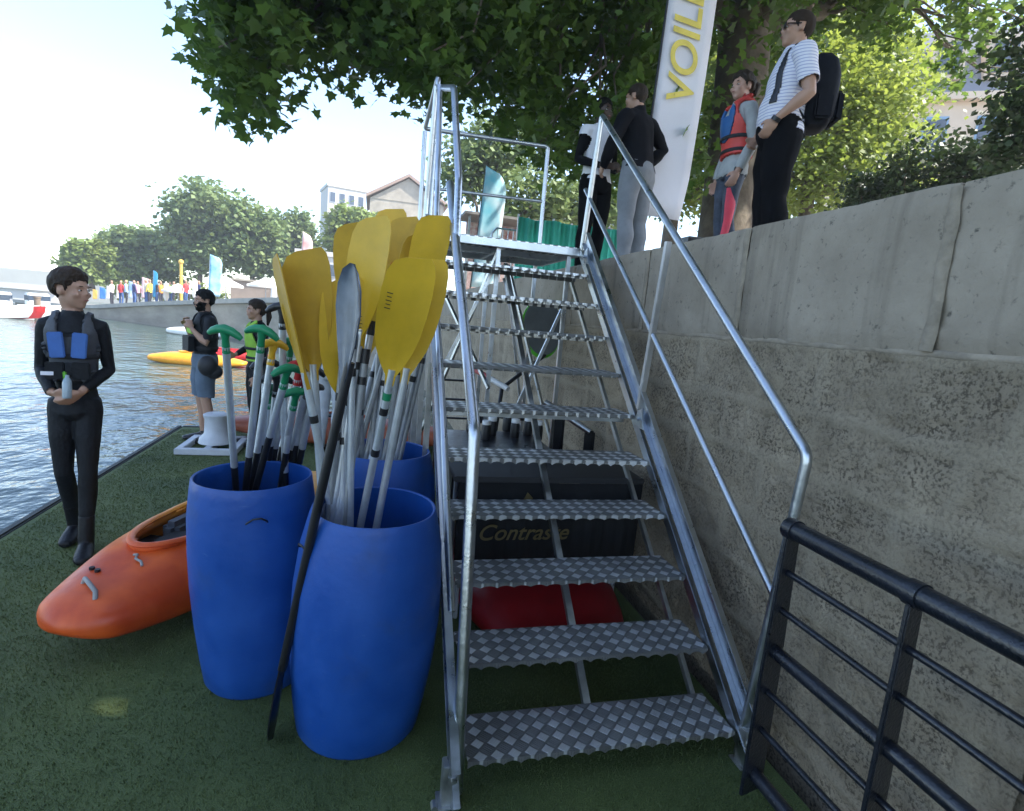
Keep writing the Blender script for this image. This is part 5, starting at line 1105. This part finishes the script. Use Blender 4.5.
a = at(325, 192, Y=90); b = at(357, 184, Y=90); block('pale flat-roofed block with rows of windows rising above the far trees', ((a.x+b.x)/2+.2, 92, 1), (5.4, 6, 17.6), .25, STC, 6, 4, GREYW, 'flat', None, (.8, 1.5))
a = at(368, 212, Y=60); b = at(445, 212, Y=60); block('stone house with a low gable behind the yellow paddles', ((a.x+b.x)/2, 64, 1), (b.x-a.x-.3, 8, a.z+.4), .0, mat('rough_limestone', (.36, .32, .26), .9, var=.2, scale=1.2), 2, 3, GREYW, 'gable', (mat('tile_roof', (.34, .24, .19), .8), 2.4), (.8, 1.4), 'stone_house')
p = at(985, 150, Y=22); block('beige building with grey mansard roof and blue shutters, seen through the right foliage', (28.5, 24.5, QT-.1), (10.5, 8, 11.4), -.55, BEI, 3, 5, SHT, 'mansard', (ZIN, 3.2), (1.0, 1.9))
p = at(640, 205, Y=40); block('pale house front glimpsed beyond the mint banner', (11, 38, 1.9), (9, 6, 5.6), -.1, STC, 2, 4, GREYW, 'gable', (ZIN, 1.5), (.9, 1.4), 'pale_house')
p = at(318, 262, Y=52); block('low pale building between the far trees behind the leftmost yellow blades', (p.x, 55, 1.2), (3.6, 5, 4.6), .0, STC, 2, 3, GREYW, 'flat', None, (.6, 1.1))
# terrace retaining wall on the far quay
a = at(228, 294, Y=46); b = at(345, 294, Y=46); t = thing('retaining_wall', 'brown retaining wall of the upper terrace behind the far parasols', 'wall', (a.x, 46, 1)); mb = MB(); mb.box(((a.x+b.x)/2, 47, 1.6), (b.x-a.x, .5, 2.6)); wpart(mb.build('wall_face', mat('brown_terrace_stone', (.25, .20, .16), .9, var=.2, scale=1)), t)
mb = MB(); mb.box(((a.x+b.x)/2, 46.95, 2.98), (b.x-a.x+.2, .7, .14)); wpart(mb.build('coping', FARW), t)
# bridge far left
BR = mat('bridge_stone', (.55, .54, .52), .9, var=.06, scale=.3); c0 = at(60, 290, Y=62); zt_ = at(20, 287, Y=62).z; t = thing('bridge', 'pale arched stone bridge at the far left', 'bridge', (c0.x, 62, WZ))
xs = c0.x+1; out = [(xs, zt_), (xs, WZ-.5)]
for i in range(4):
    xa = xs-1.5-i*13; out += [(xa, WZ-.5)]+[(xa-5.6+5.6*math.cos(q), WZ+.2+(zt_-WZ-1.4)*math.sin(q)) for q in np.linspace(.0, math.pi, 15)]+[(xa-11.2, WZ-.5)]
out += [(xs-56, WZ-.5), (xs-56, zt_)]
mb = MB(); mb.prism(out[::-1], (0, 62, 0), (1, 0, 0), (0, 0, 1), 5); wpart(mb.build('arches', BR), t); mb = MB(); mb.box((xs-28, 59.4, zt_+.1), (56, .3, .5)); wpart(mb.build('parapet', BR), t)
# far opposite bank beyond the bridge
mb = MB(); mb.box((-75, 92, 1), (90, 4, 4)); tag(mb.build('far_bank', mat('pale_bank', (.42, .42, .38), .9, scale=.1)), kind='structure')
# ================================================================== BOATS ON THE WATER
def launch(label, px, py, L_, hm, cabin=True, yaw=.3):
    p = at(px, py, Z=WZ); t = thing('moored_boat', label, 'boat', (p.x, p.y, WZ), 'boats moored at the far left', yaw); vs = []; N = 14
    for z, s_ in ((0, .75), (.35, .95), (.7, 1.0)):
        for i in range(N): a = 2*math.pi*i/N; c, s2 = math.cos(a), math.sin(a); vs.append((L_/2*c*(s_ if c > 0 else .95), L_*.16*s_*math.copysign(abs(s2)**.6, s2), z+.12*max(0, c)))
    mb = MB(); mb.add(vs, [(j*N+i, j*N+(i+1) % N, (j+1)*N+(i+1) % N, (j+1)*N+i) for j in range(2) for i in range(N)]+[list(range(N))[::-1], list(range(2*N, 3*N))], True); mb.build('hull', hm, t)
    if cabin: mb = MB(); mb.box((-.3, 0, 1.05), (L_*.4, L_*.2, .8)); cb_ = mb.build('cabin', WHT, t, bevel=.06); mb = MB(); mb.box((-.3, 0, 1.15), (L_*.405, L_*.205, .3)); mb.build('window', mat('window_glass', (.05, .07, .10), .15), cb_)
launch('white cabin boat moored left of the boy, nearest the picture edge', 4, 318, 3.2, WHT); launch('small red boat moored in front of the white boats at the far left', 24, 319, 2.2, REDP, False, .0); launch('white cabin boat moored just left of the boy', 44, 317, 2.8, WHT, True, .8)
p = at(38, 318, Z=WZ); t = thing('mooring_post', 'weathered wooden mooring post left of the boy', 'post', p); mb = MB(); mb.tube([p-Vector((0, 0, .5)), p+Vector((0, 0, 1.2))], .17, 10); wpart(mb.build('post', mat('wet_timber', (.22, .16, .11), .9)), t); mb = MB(); mb.tube([p+Vector((0, 0, 1.2)), p+Vector((0, 0, 1.28))], .20, 10); wpart(mb.build('cap', mat('wet_timber', (.22, .16, .11))), t)
OY = mat('orange_yellow_boat', (.80, .33, .02), .4)
for lb, px, py, dr, L_, mm, wd in (('bright orange-yellow kayak on the water beyond the bearded man', 148, 361, (1, -.12), 3.0, OY, .9), ('red kayak behind the bright orange one on the water', 190, 357, (1, .06), 2.8, REDP, .8), ('white canoe on the water below the far quay wall', 168, 333, (.92, -.5), 3.6, WHT, 1.0)):
    p = at(px, py, Z=WZ); kk = kayak((p.x, p.y, WZ-.05), dr, L_, wd, .42 if mm is not WHT else .5, (mm,), lb, 'floating_kayak', mm is not WHT, group='kayaks on the river')
p = at(262, 428, Z=0); kayak((p.x-.35, 7.0, .01), (1, -.16), 2.9, .6, .32, (mat('red_brown_hull', (.36, .09, .04), .45),), 'red-brown kayak at the far end of the pontoon behind the paddles', cockpit=True)
# ================================================================== FAR QUAY LIFE: parasols, flags, people
def quayz(px, Y): return at(px, 297, Y=Y).z
PAR = mat('parasol_canvas', (.80, .78, .72), .8, var=.03)
def parasol(label, px, Y, py, w_, closed=False):
    p = at(px, py, Y=Y); g = quayz(px, Y)-.4; t = thing('parasol', label, 'parasol', (p.x, Y, g), 'parasols on the far quay'); mb = MB(); mb.tube([(p.x, Y, g), (p.x, Y, p.z)], .035, 6); wpart(mb.build('pole', GREYW), t); mb = MB()
    if closed: mb.lathe([(.02, 0), (.14, -.2), (.20, -1.1), (.10, -1.35)], (p.x, Y, p.z+.1), 8)
    else: mb.lathe([(.03, .0), (w_*.5, -.30), (w_, -.52), (w_, -.66), (w_-.02, -.54), (.03, -.04)], (p.x, Y, p.z+.1), 8)
    wpart(mb.build('canopy', PAR), t)
parasol('open white parasol with a wide canopy right of the blue feather flag', 226, 40, 278, 1.05); parasol('open white parasol in front of the brown terrace wall', 266, 40, 279, 1.15); parasol('open white parasol among the crowd, left of the blue flag', 178, 46, 285, 1.1)
parasol('closed white parasol beside the brown terrace wall', 274, 38, 283, .2, True); parasol('closed white parasol just left of the blue feather flag', 195, 44, 280, .2, True); parasol('closed parasol among the crowd under the yellow pole', 166, 46, 283, .2, True)
def cloth(n_, c, c2=None): return mat(n_+'_flag', c, .8, col2=c2, scale=1.5) if c2 else mat(n_+'_flag', c, .8)
for lb, px, Y, yt, w_, m in (('tall light blue feather flag on the far quay above the bearded man', 208, 34, 254, .62, cloth('sky_blue', (.06, .38, .60), (.60, .75, .80))), ('white feather flag with red tip showing above the yellow blade', 300, 30, 231, .5, cloth('white_red', (.75, .25, .22), (.8, .76, .74))),
        ('thin blue feather flag beside the yellow pole', 152, 46, 270, .3, cloth('blue', (.03, .25, .45))), ('pink and white feather flag in the far crowd', 141, 48, 277, .6, cloth('pink', (.75, .30, .32), (.8, .75, .74))), ('blue and white feather flag left of the pink one', 128, 50, 281, .55, cloth('blue_white', (.05, .25, .65), (.7, .75, .8))),
        ('cream feather flag in the far crowd', 116, 52, 284, .4, cloth('cream', (.7, .62, .5))), ('small blue feather flag near the end of the far quay', 99, 54, 287, .45, cloth('deep_blue', (.04, .18, .50))), ('white feather flag near the end of the far quay', 106, 54, 286, .45, cloth('white_small', (.75, .74, .76))), ('small amber feather flag at the end of the far quay', 92, 54, 289, .35, cloth('amber', (.6, .38, .08)))):
    p = at(px, yt, Y=Y); g = quayz(px, Y)-.25; feather(lb, (p.x, Y, g), p.z, w_, m, .04, zlow=g+(p.z-g)*.12, group='feather flags along the far quay', pm=GREYW)
p = at(181, 262, Y=50); t = thing('yellow_pole', 'yellow pole standing in the far crowd', 'pole', (p.x, 50, 1)); mb = MB(); mb.tube([(p.x, 50, quayz(181, 50)-.3), p], .12, 8); wpart(mb.build('pole', mat('amber_paint', (.65, .42, .08))), t); mb = MB(); mb.ell(p, (.2, .2, .2), 10, 8); wpart(mb.build('finial', mat('amber_paint', (.65, .42, .08))), t)
COL = [('white', (.75, .74, .72)), ('red', (.55, .05, .05)), ('pale blue', (.35, .5, .7)), ('navy', (.03, .04, .12)), ('pink', (.7, .35, .4)), ('cream', (.65, .58, .45)), ('yellow', (.75, .6, .08)), ('black', (.02, .02, .02)), ('orange', (.75, .25, .04)), ('lime', (.4, .6, .1))]
PANT = [('dark', (.03, .03, .04)), ('blue', (.06, .12, .28)), ('beige', (.45, .38, .28))]
def little(px, Y, top_, leg):
    x = at(px, 295, Y=Y).x; g = quayz(px, Y)-.55; t = thing('person', f'tiny far person in {top_[0]} top and {leg[0]} trousers on the far quay', 'person', (x, Y, g), 'people crowding the far quay', random.uniform(-3, 3)); mb = MB()
    mb.tube([(-.09, 0, 0), (-.1, .02, .5), (-.09, 0, .9)], [.05, .07, .09], 8); mb.tube([(.09, 0, 0), (.1, .06, .5), (.09, 0, .9)], [.05, .07, .09], 8); mb.mi = 1
    mb.tube([(0, 0, .85), (0, 0, 1.1), (0, 0, 1.4), (0, 0, 1.48)], [(.15, .11), (.14, .1), (.19, .11), (.07, .06)], 10); mb.tube([(-.19, 0, 1.4), (-.25, .03, 1.1), (-.22, .12, .88)], [.05, .045, .03], 7); mb.tube([(.19, 0, 1.4), (.25, .03, 1.1), (.22, .12, .88)], [.05, .045, .03], 7)
    mb.mi = 2; mb.tube([(0, 0, 1.45), (0, 0, 1.55)], .055, 8); mb.ell((0, .01, 1.63), (.078, .095, .115), 10, 8); mb.build('body', [mat(leg[0]+'_cloth', leg[1], .8), mat(top_[0].replace(' ', '_')+'_cotton', top_[1], .8), SKINT], t)
i = 0
for px in (112, 121, 126, 134, 138, 146, 150, 157, 161, 170, 174, 186, 189, 199, 217, 238, 246, 256, 284): little(px, random.uniform(44, 52), COL[i % 10], PANT[(i//2+i) % 3]); i += 1
# low hedge along the far quay
a = at(120, 292, Y=56); b = at(215, 290, Y=54); cs = [clumps((a.x+(b.x-a.x)*k/7, 56-k*.3, 1.4+.05*k), (1.2, .6, .8), 350, .2) for k in range(8)]
t = thing('hedge', 'low yellow-green hedge behind the far crowd', 'hedge', (a.x, 56, 1)); wpart(leaf_mesh('foliage', np.concatenate(cs), .25, LEAFY, LEAF4), t)
# ================================================================== PONTOON THINGS
# mooring bollard on a white frame
p0 = at(214, 448, Z=0); t = thing('mooring_bollard', 'grey mooring bollard on a white steel frame at the far end of the pontoon', 'bollard', (p0.x, p0.y, 0)); WS = mat('grey_white_paint', (.50, .52, .55), .5, var=.1)
mb = MB(); w_, d_ = .50, .60; c = Vector((p0.x, p0.y, .035))
for dx, dy, sx_, sy_ in ((0, -d_/2, w_, .07), (0, d_/2, w_, .07), (-w_/2, 0, .07, d_), (w_/2, 0, .07, d_), (0, 0, .07, d_)): mb.box(c+Vector((dx, dy, 0)), (sx_+.07 if sx_ > .1 else sx_, sy_-.071 if sy_ > .1 else sy_, .06))
wpart(mb.build('base_frame', WS, bevel=.006), t); mb = MB(); mb.lathe([(0, 0), (.17, 0), (.16, .05), (.115, .10), (.108, .25), (.122, .28), (.125, .30), (.10, .315), (0, .315)], (p0.x+.02, p0.y, .066), 28); wpart(mb.build('drum', WS), t)
# trestle table under the landing with a black cloth
t = thing('cloth_table', 'table under the stairs hung with a black cloth lettered in gold', 'table', (.95, 3.0, 0)); mb = MB(); mb.box((.96, 2.91, .79), (1.05, .40, .03)); wpart(mb.build('table_top', mat('black_table_top', (.02, .02, .022), .6), bevel=.004), t)
for x in (.5, 1.40):
    for y in (2.78, 3.05): mb = MB(); mb.tube([(x, y, 0), (x, y, .77)], .014, 8); wpart(mb.build('leg', GREYW), t)
mb = MB(); N = 60; vs = []
for i in range(N+1):
    x = .46+1.02*i/N
    for z in (.774, .5, .27): vs.append((x, 2.715+(.012*math.sin(i*.55)+.006*math.sin(i*1.7))*(1-(z-.27)/.5), z))
mb.add(vs, [(i*3+j, i*3+j+1, i*3+j+4, i*3+j+3) for i in range(N) for j in range(2)], True); o = wpart(mb.build('cloth', mat('black_table_cloth', (.008, .008, .009), .85)), t); q = o.modifiers.new('t', 'SOLIDIFY'); q.thickness = .003
tx = text_mesh('Contraste', .12, 'lettering', mat('gold_print', (.13, .095, .03), .6), (.565, 2.688, .475), (1, 0, 0), (0, 0, 1), .001, .001, .35); tx.parent = o
mb = MB(); mb.prism([(0, 0), (.05, .0), (.05, .10), (.02, .13), (0, .09)], (.80, 2.697, .60), (1, 0, 0), (0, 0, 1), .002); wpart(mb.build('emblem', mat('gold_print', (.13, .095, .03), .6)), t)
# bottles with white caps on the table
for i, (px, py) in enumerate(((480, 412), (492, 424), (503, 408), (507, 420), (515, 426), (522, 410), (528, 424), (538, 428), (486, 428), (471, 420))):
    p = at(px, py+4, Z=.88); x = p.x; y = p.y
    t = thing('bottle', 'small black bottle with a white cap standing in the cluster behind the treads', 'bottle', (x, y, .83), 'black bottles with white caps'); mb = MB(); mb.lathe([(0, 0), (.030, 0), (.032, .01), (.032, .085), (.026, .10), (0, .10)], (0, 0, 0), 16); mb.build('bottle_body', BLK, t)
    mb = MB(); mb.lathe([(0, .1), (.029, .1), (.029, .122), (.026, .126), (0, .126)], (0, 0, 0), 16); mb.build('cap', WHT, t)
# red kayak under the table
kayak((.96, 2.12, .0), (-.01, 1), 2.3, .96, .27, (mat('dark_red_hull', (.30, .008, .010), .5),), 'dark red kayak lying beneath the stairs', 'red_kayak', True)
# chrome handle frame with black blades
a = at(545, 402, Y=3.9); b = at(590, 432, Y=3.7)
t = thing('hand_truck', 'folded hand truck with chrome handle and black wheels behind the table', 'hand truck', (1.4, 3.8, 0)); mb = MB(); mb.tube([a, b], .024, 12); wpart(mb.build('handle', GALV), t)
for p in (a.lerp(b, .35), b):
    mb = MB(); mb.beam(p+Vector((0, .0, .01)), Vector((p.x+.03, p.y+.05, .05)), .075, .035); wpart(mb.build('side_frame', BLK, bevel=.01), t)
for p in (a, b): mb = MB(); mb.tube([(p.x-.02, p.y+.12, .11), (p.x+.03, p.y+.12, .11)], .11, 16); wpart(mb.build('wheel', BLK), t)
# red and white pole, black chair, wire rack, traffic cone
a = at(472, 368, Y=4.6); b = at(508, 389, Y=4.3); t = thing('boom_pole', 'red and white pole lying across the things behind the stairs', 'pole', a); mb = MB(); mb.tube([a, a.lerp(b, .5)], .022, 10); wpart(mb.build('red_section', mat('faded_red', (.55, .14, .13))), t); mb = MB(); mb.tube([a.lerp(b, .5), b], .0225, 10); wpart(mb.build('white_section', WHT), t)
t = thing('equipment_crate', 'tall black crate under the stairs carrying the white-capped bottles', 'crate', (.80, 3.45, 0)); c = at(500, 398, Y=3.9)
mb = MB(); mb.box((.80, 3.45, .40), (.62, .62, .80)); wpart(mb.build('crate_body', BLK, bevel=.02), t); mb = MB(); mb.box((.80, 3.45, .815), (.66, .66, .028)); wpart(mb.build('lid', BLKP, bevel=.01), t)
t = thing('wire_rack', 'black wire rack behind the left stair rail', 'rack', (.62, 4.7, 0)); q0 = at(440, 360, Y=4.6); q1 = at(461, 420, Y=4.6); mb = MB(); zt2 = q0.z
for x in (q0.x, q1.x+.06):
    mb.tube([(x, 4.6, 0), (x, 4.6, zt2)], .012, 8)
wpart(mb.build('upright', BLKP), t)
for i in range(8): z = .12+(zt2-.12)*i/7; mb = MB(); mb.tube([(q0.x, 4.6, z), (q1.x+.06, 4.6, z)], .009, 8); wpart(mb.build('shelf_bar', BLKP), t)
p = at(464, 432, Y=4.2); t = thing('traffic_cone', 'orange traffic cone behind the left stair rail', 'cone', (p.x+.03, 4.2, 0)); mb = MB(); mb.lathe([(.16, .03), (.03, .62), (.0, .63)], (0, 0, 0), 20); mb.build('cone_body', mat('cone_orange', (.75, .12, .03), .5), t); mb = MB(); mb.box((0, 0, .015), (.38, .38, .03)); mb.build('base', BLK, t, bevel=.006); mb = MB(); mb.lathe([(.105, .26), (.075, .40)], (.0, 0, .004), 20); mb.build('band', WHT, t)
# board leaning behind the stairs
t = thing('upright_paddle_board', 'small grey board with a green edge leaning behind the stairs', 'board', (1.3, 4.9, 0)); a = at(545, 355, Y=4.85); b = at(541, 300, Y=4.75)
n_, side, fc = frame(a, b, -FW)
def ov(k): return [(k*.17*math.cos(q)*(.9 if math.sin(q) < 0 else 1), .5*(b-a).length*k*math.copysign(abs(math.sin(q))**.85, math.sin(q))) for q in np.linspace(0, 2*math.pi, 33)[:-1]]
mb = MB(); mb.prism(ov(1.0), (a+b)/2, side, n_, .03); wpart(mb.build('board', mat('board_grey', (.12, .13, .13), .5), bevel=.006), t); mb = MB(); mb.prism(ov(1.06), (a+b)/2-fc*.02+side*.012-n_*.02, side, n_, .02); wpart(mb.build('green_edge', mat('lime_green', (.12, .55, .03), .5)), t)
mb = MB(); mb.tube([a, at(502, 388, Y=4.6), at(495, 400, Y=4.5)-Vector((0, 0, .6))], .018, 8); wpart(mb.build('shaft', BLK), t)
# ================================================================== HAZE
hz = bpy.data.materials.new('haze'); hz.use_nodes = True; n = hz.node_tree.nodes; n.remove(n['Principled BSDF']); pv = n.new('ShaderNodeVolumePrincipled')
pv.inputs['Color'].default_value = (.92, .95, 1, 1); pv.inputs['Density'].default_value = .0018; pv.inputs['Anisotropy'].default_value = .3; hz.node_tree.links.new(pv.outputs[0], n['Material Output'].inputs['Volume'])
mb = MB(); mb.box((0, 45, 12), (240, 130, 27)); tag(mb.build('haze', hz), 'thin summer haze over the river and far bank', 'haze', kind='stuff')
